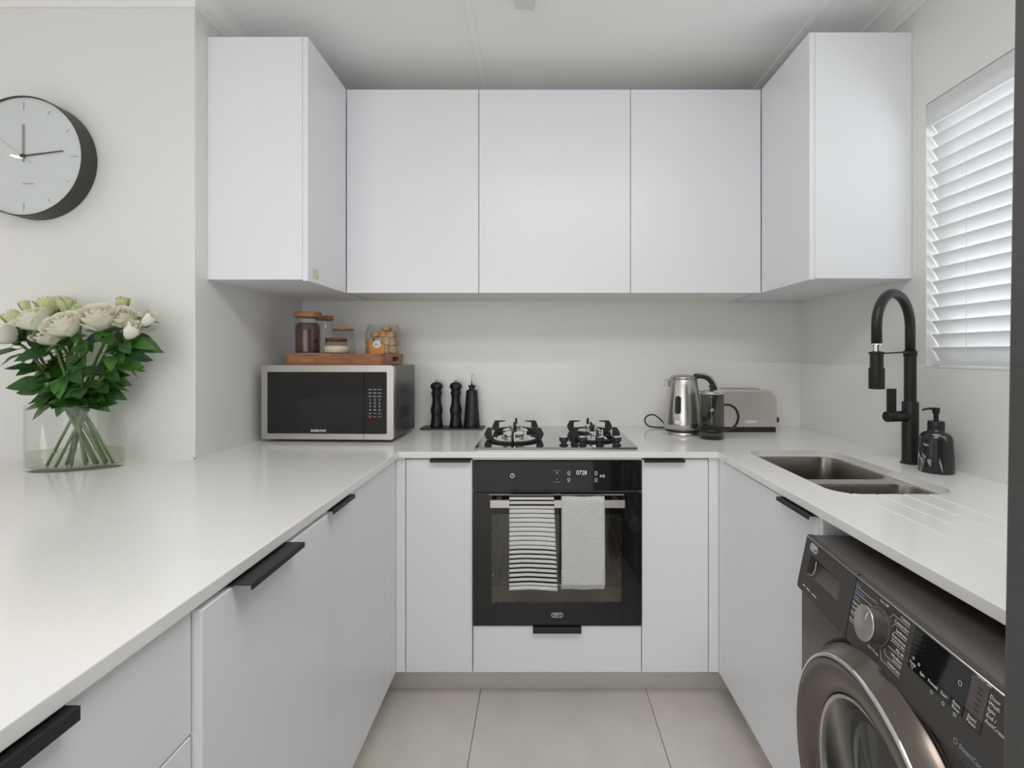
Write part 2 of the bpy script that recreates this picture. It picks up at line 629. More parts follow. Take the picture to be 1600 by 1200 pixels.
# window: frame, sill, pane
w1 = struct(link('window_1', None))
w1.location = (XR, WY0, WZ0)
wl, wh = WY1 - WY0, WZ1 - WZ0
fr = MB()
fr.box(0.09, 0.13, 0, wl, 0, 0.045).box(0.09, 0.13, 0, wl, wh - 0.045, wh).box(0.09, 0.13, 0, 0.045, 0.045, wh - 0.045)
fr.box(0.09, 0.13, wl - 0.045, wl, 0.045, wh - 0.045).box(0.09, 0.13, wl / 2 - 0.02, wl / 2 + 0.02, 0.045, wh - 0.045)
fr.build('window_frame', M_white, w1, bevel=0.003)
MB().box(0.105, 0.110, 0.045, wl / 2 - 0.02, 0.045, wh - 0.045).build('pane', M_window_glass, w1)
MB().box(0.105, 0.110, wl / 2 + 0.02, wl - 0.045, 0.045, wh - 0.045).build('pane', M_window_glass, w1)
MB().box(0.0, 0.09, 0, wl, -0.001, 0.006).build('window_sill', M_white, w1)

# glazed opening behind the camera
w2 = struct(link('window_2', None))
w2.location = (-0.75, YR, 0)
g2 = MB()
for xx in (-1.7, -0.86, -0.02, 0.82, 1.65):
    g2.box(xx, xx + 0.05, -0.12, -0.06, 0.0, 2.32)
g2.box(-1.65, 1.65, -0.12, -0.06, 2.26, 2.32).box(-1.65, 1.65, -0.12, -0.06, 0, 0.06)
g2.build('window_frame', M_clockcase, w2)

# ------------------------------------------------------------------ worktop
wt = [(-1.95, -0.30), (-0.493, -0.30), (-0.493, 1.75), (0.627, 1.75), (0.627, 0.49), (XR - 0.0005, 0.49), (XR - 0.0005, YB - 0.0005),
      (XL + 0.0005, YB - 0.0005), (XL + 0.0005, YP - 0.0005), (-1.95, YP - 0.0005)]
worktop = MB().prism(wt, 'z', ZC - CT, ZC).build('worktop', M_counter)
b = bmesh.new()
b.from_mesh(worktop.data)
front = [e for e in b.edges if all(abs(v.co.y - YB) > 0.01 and abs(v.co.x - XR) > 0.01 and abs(v.co.y - YP) > 0.01 for v in e.verts)
         and abs(e.verts[0].co.z - e.verts[1].co.z) < 1e-5]
bmesh.ops.bevel(b, geom=front, offset=0.0018, segments=2, affect='EDGES', profile=0.5)
b.to_mesh(worktop.data)
b.free()
SX0, SX1, SY0, SY1 = 0.733, 1.045, 1.224, 1.782
cut = [MB().prism(rrect(SX0, SX1, SY0, SY1, 0.065, 8), 'z', 0.85, 0.95).build('cut', M_counter)]
for x in (0.770, 0.831, 0.892, 0.955):
    cut.append(MB().tube([(x, 1.26, ZC + 0.0042), (x, 0.80, ZC + 0.0058)], 0.006, 12).build('cut', M_counter))
boolean(worktop, cut)
tag(worktop, 'white quartz worktop running in a U round the kitchen with sink cut-out', 'worktop')

# ------------------------------------------------------------------ finger-pull handle
def pull(parent, length, proj=0.020, lip=0.010, name='handle'):
    """along local +x, sticking out to local -y, top at z=0"""
    mb = MB()
    mb.box(0, length, -proj, 0.018, -0.0025, 0.0)
    mb.box(0, length, -proj - 0.0025, -proj, -lip, 0.0)
    return mb.build(name, M_black, parent, bevel=0.0006, seg=1)


DZ0, DZ1 = 0.117, 0.870


def front_panel(parent, name, w, z0, z1, t=TH):
    """panel whose outside face lies on local y=0, from x=0..w"""
    return MB().box(0, w, 0, t, z0, z1).build(name, M_cab, parent, bevel=0.001, seg=1)


# back run: local x = world X, local y = into the wall
def base_unit(name, label, loc, rotz, w, depth, cat='cabinet', group=None, hollow=False):
    t = thing(name, label, cat, (loc[0], loc[1], 0), (0, 0, rotz), group)
    if hollow:
        z1 = ZC - CT - 0.001
        hb = MB().box(0.0005, 0.0165, TH + 0.002, depth, DZ0, 0.66).box(w - 0.0165, w - 0.0005, TH + 0.002, depth, DZ0, z1)
        hb.box(0.0165, w - 0.0165, TH + 0.002, depth, DZ0, DZ0 + 0.016).box(0.0165, w - 0.0165, depth - 0.01, depth, DZ0 + 0.016, z1)
        hb.build('body', M_carc, t)
        return t
    MB().box(0.0005, w - 0.0005, TH + 0.002, depth, DZ0, ZC - CT - 0.001).build('body', M_carc, t)
    return t


GRP = 'handleless white base cabinets'
c = base_unit('base_cabinet', 'narrow white base cabinet left of the oven under the pepper mills', (-0.4715, YF), 0, 0.2365, 0.57, group=GRP)
d = front_panel(c, 'door', 0.2335, DZ0, DZ1)
d.location = (0.0015, 0, 0)
h = pull(d, 0.143)
h.location = (0.088, 0, DZ1 + 0.004)
c = base_unit('base_cabinet', 'narrow white base cabinet right of the oven below the kettle', (0.364, YF), 0, 0.2365, 0.57, group=GRP)
d = front_panel(c, 'door', 0.2335, DZ0, DZ1)
d.location = (0.0015, 0, 0)
h = pull(d, 0.143)
h.location = (0.003, 0, DZ1 + 0.004)
# corner fillers
f1 = MB().box(XLF, -0.473, YF, YF + TH, DZ0, 0.877).build('filler_panel', M_cab, bevel=0.001, seg=1)
tag(f1, 'slim white filler strip in the left inner corner of base cabinets', 'filler panel', 'corner filler strips')
f2 = MB().box(0.602, XRF, YF, YF + TH, DZ0, 0.877).build('filler_panel', M_cab, bevel=0.001, seg=1)
tag(f2, 'slim white filler strip in the right inner corner of base cabinets', 'filler panel', 'corner filler strips')
# oven housing with drawer below the oven
oc = thing('oven_housing', 'white oven housing cabinet with low drawer front below the black oven', 'cabinet', (-0.234, YF, 0), group=GRP)
hb = MB().box(0.0005, 0.014, TH + 0.002, 0.57, DZ0, 0.877).box(0.584, 0.5975, TH + 0.002, 0.57, DZ0, 0.877)
hb.box(0.014, 0.584, TH + 0.002, 0.57, 0.268, 0.284).box(0.014, 0.584, 0.555, 0.57, 0.284, 0.877).box(0.0, 0.598, 0.001, TH, 0.8685, 0.877)
hb.build('body', M_cab, oc)
d = front_panel(oc, 'drawer', 0.594, DZ0, 0.281)
d.location = (0.002, 0, 0)
h = pull(d, 0.17, proj=0.018, lip=0.020)
h.location = (0.211, 0, 0.2845)

# left run: local x = world +Y... rotate +90deg: x->+Y, y->-X (into the cabinet)
def left_unit(name, label, y0, w, xface=XLF, group=GRP):
    return base_unit(name, label, (xface, y0), R(90), w, 0.575, group=group)


c = left_unit('base_cabinet', 'white base cabinet with tall door left of floor next to inner corner', 1.1715, 0.545)
d = front_panel(c, 'door', 0.5415, DZ0, DZ1)
d.location = (0.0015, 0, 0)
h = pull(d, 0.140)
h.location = (0.004, 0, DZ1 + 0.004)
f3 = MB().box(XLF - TH, XLF, 1.7175, YF - 0.001, DZ0, 0.877).build('filler_panel', M_cab)
tag(f3, 'slim white filler strip at end of left base cabinets', 'filler panel', 'corner filler strips')
c = left_unit('base_cabinet', 'white dishwasher cabinet with slightly proud door and wide black lip handle', 0.7295, 0.4405)  # slim integrated dishwasher behind a cabinet front
d = front_panel(c, 'door', 0.437, DZ0, 0.868, t=0.031)
d.location = (0.0015, -0.013, 0)
h = pull(d, 0.181, proj=0.031, lip=0.010)
h.location = (0.070, 0, DZ1 + 0.004)
c = left_unit('drawer_cabinet', 'white base unit of stacked drawers nearest the viewer under left worktop', 0.13, 0.598)
for z0, z1 in ((0.691, DZ1), (0.406, 0.687), (DZ0, 0.402)):
    d = front_panel(c, 'drawer', 0.595, z0, z1)
    d.location = (0.0015, 0, 0)
    h = pull(d, 0.28, proj=0.021, lip=0.016)
    h.location = (0.115, 0, z1 + 0.0035)
    if z1 < DZ1:
        h.scale = (1, 1, 0.2)
c = left_unit('base_cabinet', 'white base cabinet at the near end of the peninsula worktop', -0.28, 0.408)
d = front_panel(c, 'door', 0.405, DZ0, DZ1)
d.location = (0.0015, 0, 0)
bp_ = thing('peninsula_back', 'white back casing under the left worktop below the flower vase', 'cabinet', (-1.905, -0.26, 0))
MB().box(0, 0.80, 0, 1.88, 0.0, 0.877).build('body', M_cab, bp_)

# right run: rotate -90deg: x->-Y, y->+X
c = base_unit('base_cabinet', 'white sink base cabinet with tall door beside the washing machine', (XRF, 1.7175), R(-90), 0.580, 0.59, group=GRP, hollow=True)
d = front_panel(c, 'door', 0.577, DZ0, DZ1)
d.location = (0.0015, 0, 0)
h = pull(d, 0.155, proj=0.018)
h.location = (0.420, 0, DZ1 + 0.004)
f4 = MB().box(XRF, XRF + TH, 1.7185, YF - 0.001, DZ0, 0.877).build('filler_panel', M_cab)
tag(f4, 'slim white filler strip at far end of the sink cabinet', 'filler panel', 'corner filler strips')
ep = MB().box(XRF, XR - 0.013, 1.119, 1.135, 0.0, 0.877).build('end_panel', M_cab, bevel=0.001, seg=1)
tag(ep, 'white end panel between sink cabinet and washing machine', 'end panel')

# plinths
p = MB().box(-0.585, 0.715, 1.853, 1.869, 0, 0.116).build('plinth', M_plinth)
tag(p, 'grey satin plinth board under the oven and narrow cabinets', 'plinth', 'recessed plinths')
p = MB().box(-0.600, -0.585, -0.27, 1.869, 0, 0.116).build('plinth', M_plinth)
tag(p, 'grey satin plinth board recessed under the left base cabinets', 'plinth', 'recessed plinths')
p = MB().box(0.715, 0.730, 1.137, 1.869, 0, 0.116).build('plinth', M_plinth)
tag(p, 'grey satin plinth board recessed under the sink cabinet', 'plinth', 'recessed plinths')

# ------------------------------------------------------------------ wall cabinets
UZ0, UZ1, UY = 1.496, 2.319, 2.027
UG = 'white wall cabinets'
for x0, x1, lab in ((-0.783, -0.2445, 'white wall cabinet over the pepper mills, left of three on back wall'),
                    (-0.2445, 0.3725, 'white wall cabinet above the gas hob, widest of three on back wall'),
                    (0.3725, 0.904, 'white wall cabinet above the kettle, right of three on back wall')):
    c = thing('wall_cabinet', lab, 'cabinet', (x0, UY, UZ0), group=UG)
    w = x1 - x0
    MB().box(0.0004, w - 0.0004, TH + 0.001, YB - UY - 0.0005, 0.0, UZ1 - UZ0).build('body', M_carc, c)
    MB().box(0.0014, w - 0.0014, 0, TH, -0.004, UZ1 - UZ0).build('door', M_cab, c, bevel=0.001, seg=1)
c = thing('wall_cabinet', 'white wall cabinet on the left side wall above the microwave', 'cabinet', (XL, 1.69, UZ0), group=UG)
MB().box(0.0005, 0.342 - TH - 0.001, 0.0, 0.668, 0.0, UZ1 - UZ0).build('body', M_cab, c, bevel=0.0008, seg=1)
d = MB().box(0.342 - TH, 0.342, 0.0, 0.334, -0.004, UZ1 - UZ0).build('door', M_cab, c, bevel=0.001, seg=1)
MB().box(0.342, 0.3425, 0.036, 0.082, 0.010, 0.046).build('sticker', M_sticker, d)
c = thing('wall_cabinet', 'white wall cabinet on the window wall beside the blind', 'cabinet', (0.904, 1.666, UZ0), group=UG)
MB().box(TH + 0.001, XR - 0.904 - 0.0005, 0.0, 0.690, 0.0, UZ1 - UZ0).build('body', M_cab, c, bevel=0.0008, seg=1)
MB().box(0.0, TH, 0.0, 0.358, -0.004, UZ1 - UZ0).build('door', M_cab, c, bevel=0.001, seg=1)

# ------------------------------------------------------------------ ceiling fitting
cl = thing('ceiling_light', 'slim pale grey linear fitting on the white ceiling', 'ceiling light', (-0.049, 1.675, CEIL), (0, 0, R(7)))
MB().box(-0.031, 0.031, -0.62, 0.0, -0.022, -0.0005).build('housing', M_lampgrey, cl, bevel=0.003)
MB().box(-0.026, 0.026, -0.60, -0.02, -0.0255, -0.022).build('diffuser', M_lampgrey, cl)

# unseen fill panel added to brighten the kitchen, between the two runs
kl = thing('fill_panel', 'added flat white rectangular ceiling panel, a fill light above the kitchen floor', 'ceiling light', (0.22, 0.30, CEIL))
fr_ = MB().box(-0.62, 0.62, -0.32, -0.30, -0.03, -0.0005).box(-0.62, 0.62, 0.30, 0.32, -0.03, -0.0005)
fr_.box(-0.62, -0.60, -0.30, 0.30, -0.03, -0.0005).box(0.60, 0.62, -0.30, 0.30, -0.03, -0.0005).build('frame', M_white, kl)
MB().box(-0.60, 0.60, -0.30, 0.30, -0.012, -0.0005).build('diffuser', M_white, kl)
lp = bpy.data.lights.new('fill_panel_lamp', 'AREA')
lp.shape = 'RECTANGLE'
lp.size, lp.size_y = 1.19, 0.59
lp.energy = 14
lp.color = (1.0, 0.985, 0.96)
lo_ = link('fill_panel_lamp', lp, kl)
lo_.location = (0, 0, -0.014)
# recessed living area downlights on the left; rear two added for light
for dx, dy, lab in ((-3.1, 0.19, 'small round ceiling downlight mirrored in the clock glass'), (-3.1, -1.6, 'added small round ceiling downlight in the far rear corner of the living area'),
                    (-1.9, -1.6, 'added small round ceiling downlight near the glazed rear wall')):
    dl = thing('downlight', lab, 'ceiling light', (dx, dy, CEIL), group='living area downlights')
    MB().lathe([(0.065, 0.0), (0.065, -0.006), (0.048, -0.008), (0.046, -0.003)], 28, close=False).build('bezel', M_white, dl, smooth=True)
    lp = bpy.data.lights.new('downlight', 'AREA')
    lp.shape = 'DISK'
    lp.size = 0.055
    lp.energy = 1.2
    lp.color = (1.0, 0.86, 0.70)
    lo_ = link('downlight', lp, dl)
    lo_.location = (0, 0, -0.005)

# ------------------------------------------------------------------ sink
sk = thing('sink', 'undermounted stainless steel double bowl sink below the black tap', 'sink', (0.889, 1.50, 0.70))
so = Vector((0.889, 1.50, 0.70))
FZ = 0.8772 - 0.70


def bowl_loops(x0, x1, y0, y1, depth):
    L = []
    for ins, dz, r in ((0.0, 0, 0.055), (0.002, -0.008, 0.055), (0.005, -depth * 0.5, 0.055), (0.010, -depth * 0.88, 0.055), (0.022, -depth * 0.97, 0.05), (0.045, -depth, 0.035)):
        L.append([(a - so.x, bb - so.y, FZ + dz) for a, bb in rrect(x0 + ins, x1 - ins, y0 + ins, y1 - ins, r, 6)])
    return L


bowls = [(0.741, 1.037, 1.458, 1.774, 0.165), (0.741, 1.037, 1.232, 1.408, 0.135)]
for bb in bowls:
    L = bowl_loops(*bb)
    mb = MB()
    n = len(L[0])
    vs = [v for l in L for v in l]
    fs = [(i * n + k, i * n + (k + 1) % n, (i + 1) * n + (k + 1) % n, (i + 1) * n + k) for i in range(len(L) - 1) for k in range(n)]
    fs.append(tuple((len(L) - 1) * n + k for k in range(n)))
    mb.add(vs, fs)
    ob = mb.build('bowl', M_sink, sk, smooth=True)
    cx, cy = (bb[0] + bb[1]) / 2 - so.x, (bb[2] + bb[3]) / 2 - so.y
    MB().lathe([(0.0, 0.004), (0.018, 0.004), (0.026, 0.003), (0.034, 0.001), (0.036, 0.0003)], 24, (cx, cy, FZ - bb[4])).build('drain', M_chrome, ob, smooth=True)
bm = bmesh.new()
loops = [[(a - so.x, q - so.y) for a, q in rrect(0.715, 1.063, 1.205, 1.800, 0.03, 4)]]
for bb in bowls:
    loops.append([(a - so.x, q - so.y) for a, q in rrect(bb[0], bb[1], bb[2], bb[3], 0.055, 6)])
es = []
for lp in loops:
    vv = [bm.verts.new((a, q, FZ)) for a, q in lp]
    es += [bm.edges.new((vv[i], vv[(i + 1) % len(vv)])) for i in range(len(vv))]
bmesh.ops.triangle_fill(bm, use_beauty=True, use_dissolve=False, edges=es)
me = bpy.data.meshes.new('rim')
bm.to_mesh(me)
bm.free()
me.materials.append(M_steel2)
link('rim', me, sk)

# ------------------------------------------------------------------ oven
ov = thing('oven', 'built-in black glass electric oven with steel handle below the hob', 'oven', (0.0645, YF, 0.287))
OW = 0.2965
MB().box(-0.28, 0.28, 0.02, 0.03, 0.0, 0.575).box(-0.28, -0.245, 0.03, 0.50, 0.0, 0.575).box(0.245, 0.28, 0.03, 0.50, 0.0, 0.575)\
    .box(-0.245, 0.245, 0.49, 0.50, 0.0, 0.575).box(-0.245, 0.245, 0.03, 0.49, 0.42, 0.575).box(-0.245, 0.245, 0.03, 0.49, 0.0, 0.055)
body = MB().box(-0.28, -0.245, 0.014, 0.50, 0.0, 0.575).box(0.245, 0.28, 0.014, 0.50, 0.0, 0.575)
body.box(-0.245, 0.245, 0.49, 0.50, 0.0, 0.575).box(-0.245, 0.245, 0.014, 0.49, 0.42, 0.575).box(-0.245, 0.245, 0.014, 0.49, 0.0, 0.055)
body.build('body', M_oveninner, ov)
for z in (0.125, 0.15):
    rk = MB()
    rk.tube([(-0.243, 0.03, z), (0.243, 0.03, z)], 0.0025, 8)
    for k in range(13):
        x = -0.22 + 0.44 * k / 12
        if z < 0.13:
            rk.tube([(x, 0.03, z), (x, 0.46, z)], 0.0014, 6)
    if z < 0.13:
        rk.build('rack', M_chrome, ov, smooth=True)
for s in (-1, 1):
    sr = MB()
    for z in (0.16, 0.235, 0.30, 0.36):
        sr.tube([(s * 0.240, 0.03, z), (s * 0.240, 0.45, z)], 0.003, 6)
        sr.tube([(s * 0.240, 0.035, z), (s * 0.226, 0.035, z)], 0.003, 6)
    sr.build('side_rack', M_chrome, ov, smooth=True)
cp = MB().box(-OW, OW, -0.008, 0.014, 0.474, 0.579).build('control_panel', M_blackgloss, ov, bevel=0.0015)
dr = thing('door', None, None)
dr.parent = ov
dm = MB()
WX0, WX1, WZa, WZb = -0.232, 0.228, 0.075, 0.391
dm.box(-OW, WX0, -0.008, 0.012, 0.0, 0.467).box(WX1, OW, -0.008, 0.012, 0.0, 0.467)
dm.box(WX0, WX1, -0.008, 0.012, 0.0, WZa).box(WX0, WX1, -0.008, 0.012, WZb, 0.467)
dr2 = dm.build('door', M_blackgloss, ov)
bpy.data.objects.remove(dr, do_unlink=True)
dr2.name = 'door'
MB().box(WX0, WX1, -0.0078, -0.003, WZa, WZb).build('window_pane', M_ovenglass, dr2)
hb = MB().box(-0.2325, 0.2315, -0.052, -0.040, 0.427, 0.4535)
hb.box(-0.215, -0.195, -0.041, -0.008, 0.432, 0.448).box(0.194, 0.214, -0.041, -0.008, 0.432, 0.448)
hb.build('handle', M_steel2, dr2, bevel=0.0015)
MB().box(-0.24, 0.235, -0.0095, -0.008, 0.459, 0.4625).build('trim_strip', M_greyprint, dr2)


def outline(name, m, parent, w, h, c, t=0.0012, rot=(R(90), 0, 0), n=6):
    """thin flat ring shaped like a stadium, lying in the parent's local x/z plane"""
    r = h / 2 * 0.98
    a = rrect(-w / 2, w / 2, -h / 2, h / 2, r, n)
    q = rrect(-w / 2 + t, w / 2 - t, -h / 2 + t, h / 2 - t, max(r - t, 0.0002), n)
    k = len(a)
    mb = MB()
    mb.add([(u, v, 0) for u, v in a] + [(u, v, 0) for u, v in q], [(i, (i + 1) % k, k + (i + 1) % k, k + i) for i in range(k)])
    o = mb.build(name, m, parent, fix=False)
    o.location = c
    o.rotation_euler = rot
    return o


FRT = -0.0083
outline('logo_ring', M_print, dr2, 0.041, 0.0165, (0.0, FRT, 0.0365), 0.0018)
text('logo_lettering', 'DEFY', 0.0125, M_print, dr2, (0.0, FRT, 0.0365))
outline('power_symbol', M_print, cp, 0.016, 0.016, (-0.158, FRT, 0.528), 0.0022)
MB().box(-0.1588, -0.1572, FRT - 0.0002, FRT, 0.526, 0.534).build('power_mark', M_print, cp)
text('clock_digits', '0728', 0.0215, M_led, cp, (0.086, FRT, 0.538), squeeze=0.88)
for (sx, sz) in ((0.0, 0.546), (0.0, 0.506)):
    MB().box(sx - 0.011, sx + 0.011, FRT - 0.0002, FRT, sz - 0.0007, sz + 0.0007).build('slider_mark', M_greyprint, cp)
text('plus_symbol', '+', 0.014, M_print, cp, (0.0, FRT, 0.537))
text('minus_symbol', '-', 0.014, M_print, cp, (0.0, FRT, 0.516))
for sx, sz in ((0.041, 0.537), (0.041, 0.513), (0.137, 0.537), (0.137, 0.513)):
    o = outline('touch_symbol', M_print, cp, 0.010, 0.010, (sx, FRT, sz + 0.002), 0.0016)
    MB().box(-0.0055, 0.0055, -0.007, -0.0055, -0.0002, 0.0).build('touch_symbol_base', M_print, cp).location = (0, 0, 0)
    last = cp.children[-1]
    last.location = (sx, FRT, sz)
    last.rotation_euler = (R(90), 0, 0)
MB().add([(0.151, FRT, 0.521), (0.158, FRT, 0.5265), (0.151, FRT, 0.532)], [(0, 1, 2)]).build('play_symbol', M_print, cp, fix=False)
MB().box(0.1600, 0.1622, FRT - 0.0002, FRT, 0.521, 0.532).box(0.1645, 0.1667, FRT - 0.0002, FRT, 0.521, 0.532).build('pause_symbol', M_print, cp)

# ------------------------------------------------------------------ towels on the oven handle
HX, HY, HZ = 0.0645, YF - 0.046, 0.287 + 0.4535   # handle bar centre line / top


def towel_path(u, zb_front, zb_back):
    """0..1 along the cloth: up behind the bar, over it, down in front; returns (y,z)"""
    zt = HZ + 0.004
    lb, lf, arc = zt - zb_back, zt - zb_front, 0.032
    tot = lb + arc + lf
    s = u * tot
    if s < lb:
        return HY + 0.0105, zb_back + s
    if s < lb + arc:
        a = math.pi * (s - lb) / arc
        return HY + 0.0105 * math.cos(a), zt + 0.006 * math.sin(a)
    return HY - 0.0105, zt - (s - lb - arc)


def make_towel(name, label, x0, x1, zf, zb, mats, striped, flare=0.0):
    nv = 168 if striped else 96
    lb, lf, arc = HZ + 0.004 - zb, HZ + 0.004 - zf, 0.032
    tot = lb + lf + arc

    def fn(u, v):
        y, z = towel_path(v, zf, zb)
        s = v * tot
        front_ = s > lb + arc
        dz = (HZ - z)
        x = x0 + (x1 - x0) * u + flare * max(0, dz) * u
        wav = 0.0022 * math.sin(u * 5.1 + z * 9) * min(1, max(0, dz) * 6)
        y += (-1 if front_ else 1) * abs(wav) * 0.9
        if striped:
            ph = (s / 0.0155) % 1.0
            puff = 0.0026 * max(0.0, math.sin(math.pi * ph / 0.64)) if ph < 0.64 else -0.0008
            y += -puff if s > lb + arc * 0.5 else puff
            z += 0.0035 * math.sin(u * math.pi) * min(1, max(0, dz) * 8) - 0.003 * u * min(1, max(0, dz) * 8)
        else:
            z += 0.001 * math.sin(u * 9)
        return x, y, z

    def rows(j):
        if not striped:
            return 0
        s = (j + 0.5) / nv * tot
        return 0 if (s / 0.0155) % 1.0 < 0.62 else 1
    t = thing(name, label, 'towel', ((x0 + x1) / 2, HY, zf), group='tea towels on the oven handle')
    mb = MB().grid(fn, 14, nv, rowmat=rows)
    c0 = ((x0 + x1) / 2, HY, zf)
    mb.v = [(a - c0[0], q - c0[1], z - c0[2]) for a, q, z in mb.v]
    o = mb.build('cloth', mats, t, smooth=True, fix=False)
    sd = o.modifiers.new('thick', 'SOLIDIFY')
    sd.thickness = 0.0045
    sd.offset = 0.0
    return t


make_towel('tea_towel', 'white tea towel with thin black horizontal stripes hanging on oven handle', -0.1015, 0.052, 0.436, 0.424, [M_towel, M_towelblack], True, 0.040)
tw = make_towel('tea_towel', 'plain white waffle-weave tea towel hanging on oven handle', 0.0775, 0.2255, 0.450, 0.428, [M_waffle], False, 0.004)
# inner fold of the white towel shows a dark stitched edge at its left side
ie = MB()
for k in range(30):
    z = 0.452 + k * 0.0093
    ie.box(-0.0795, -0.0735, -0.004, 0.002, z - 0.450, z - 0.450 + 0.0048, 1)
ie.box(-0.0755, 0.05, -0.004, 0.000, -0.006, 0.05, 0)
ie.build('inner_fold', [M_waffle, M_towelblack], tw)

# ------------------------------------------------------------------ hob
hbX0, hbX1, hbY0, hbY1 = -0.230, 0.356, 1.79, 2.30
hob = thing('gas_hob', 'black glass gas hob with four burners set in the worktop', 'hob', ((hbX0 + hbX1) / 2, (hbY0 + hbY1) / 2, ZC))
hc = Vector(((hbX0 + hbX1) / 2, (hbY0 + hbY1) / 2, ZC))
MB().prism(rrect(hbX0 - hc.x, hbX1 - hc.x, hbY0 - hc.y, hbY1 - hc.y, 0.006, 3), 'z', 0.0, 0.008).build('glass_plate', M_hobglass, hob, bevel=0.001)
burn = [(-0.0975, 1.955, 0.117, 0.062), (-0.103, 2.17, 0.100, 0.040), (0.220, 2.17, 0.098, 0.036), (0.222, 1.965, 0.098, 0.034)]
for (bx, by, ra, rb) in burn:
    x, y = bx - hc.x, by - hc.y
    bs = MB().lathe([(rb * 1.45, 0.008), (rb * 1.45, 0.011), (rb * 1.25, 0.0165), (rb * 1.05, 0.018), (rb * 0.9, 0.014), (rb * 0.78, 0.014), (rb * 0.76, 0.022), (0.0, 0.022)], 32, (x, y, 0)).build('burner', M_chrome, hob, smooth=True)
    MB().lathe([(rb * 0.62, 0.016), (rb * 0.62, 0.028), (rb * 0.70, 0.030), (rb * 0.70, 0.034), (rb * 0.55, 0.037), (0.0, 0.038)], 28, (x, y, 0)).build('burner_cap', M_chrome, bs, angle=50)
    MB().lathe([(0.003, 0.012), (0.003, 0.046), (0.0015, 0.050), (0, 0.05)], 8, (x + rb * 0.75, y - rb * 0.5, 0)).build('igniter', M_white, bs, smooth=True)
    # four-armed cast iron pan support on a round base ring
    sup = MB()
    prof = [(ra - 0.009, 0.009), (ra - 0.030, 0.009), (ra - 0.030, 0.0475), (ra * 0.42, 0.0515), (ra * 0.42, 0.0545), (ra - 0.012, 0.0545), (ra, 0.030)]
    for k in range(4):
        a = math.pi / 2 * k
        ca, sa = math.cos(a), math.sin(a)
        vs = []
        for t in (-0.0045, 0.0045):
            for r_, z_ in prof:
                vs.append((x + r_ * ca - t * sa, y + r_ * sa + t * ca, z_))
        m_ = len(prof)
        fs = [tuple(range(m_))[::-1], tuple(range(m_, 2 * m_))] + [(i, (i + 1) % m_, m_ + (i + 1) % m_, m_ + i) for i in range(m_)]
        sup.add(vs, fs)
    rr = ra - 0.022
    sup.lathe([(rr - 0.005, 0.0085), (rr + 0.005, 0.0085), (rr + 0.005, 0.016), (rr - 0.005, 0.016), (rr - 0.005, 0.0085)], 36, (x, y, 0), close=False)
    sup.build('pan_support', M_iron, hob, bevel=0.0008, seg=1)
for kx in (0.0915, 0.160, 0.2235, 0.2865):
    x, y = kx - hc.x, 1.832 - hc.y
    kn = MB().lathe([(0.0165, 0.008), (0.0165, 0.011), (0.011, 0.013), (0.010, 0.020), (0.0165, 0.024), (0.0170, 0.036), (0.015, 0.038), (0, 0.038)], 24, (x, y, 0)).build('knob', M_blackplastic, hob, angle=40)
    MB().lathe([(0.0135, 0.038), (0.0135, 0.0405), (0, 0.0405)], 20, (x, y, 0)).build('knob_cap', M_chrome, kn)

# ------------------------------------------------------------------ microwave
mw = thing('microwave_oven', 'stainless steel microwave oven with dark glass door on the left worktop', 'microwave', (-1.083, 1.945, ZC), (0, 0, R(-2.2)))
W, D, Z0, Z1 = 0.522, 0.305, 0.012, 0.300
MB().box(0.004, W - 0.004, 0.022, D, Z0, Z1 - 0.003).build('body', M_microside, mw, bevel=0.006, seg=3)
for fx in (0.05, W - 0.05):
    for fy in (0.06, D - 0.05):
        MB().lathe([(0.012, 0.0), (0.014, 0.012)], 14, (fx, fy, 0)).build('foot', M_blackplastic, mw)
fx0, fx1, fz0, fz1 = 0.024, W - 0.026, 0.034, Z1 - 0.026
fr = MB()
ou = rrect(0, W, Z0, Z1, 0.010, 4)
inn = rrect(fx0, fx1, fz0, fz1, 0.004, 4)
n = len(ou)
vs = []
for y, lp in ((0.0, ou), (0.0, inn), (0.006, inn), (0.026, ou)):
    vs += [(a, y, q) for a, q in lp]
fs = []
for (p_, q_) in ((0, 1), (1, 2), (3, 0)):
    fs += [(p_ * n + i, p_ * n + (i + 1) % n, q_ * n + (i + 1) % n, q_ * n + i) for i in range(n)]
fr.add(vs, fs)
frame = fr.build('front_frame', M_microsteel, mw)
px = W - 0.117
MB().box(fx0 - 0.001, px - 0.001, 0.004, 0.022, fz0 - 0.001, fz1 + 0.001).build('door_glass', M_blackgloss, mw)
pn = MB().box(px + 0.001, fx1 + 0.001, 0.004, 0.022, fz0 - 0.001, fz1 + 0.001).build('control_panel', M_blackgloss, mw)
MB().box(px - 0.0008, px + 0.0008, -0.0006, 0.004, Z0 + 0.001, fz0).build('door_seam', M_dark, mw)
text('logo_lettering', 'SAMSUNG', 0.0135, M_print, mw, (0.225, 0.0036, fz0 + 0.011), bold=0.0003)
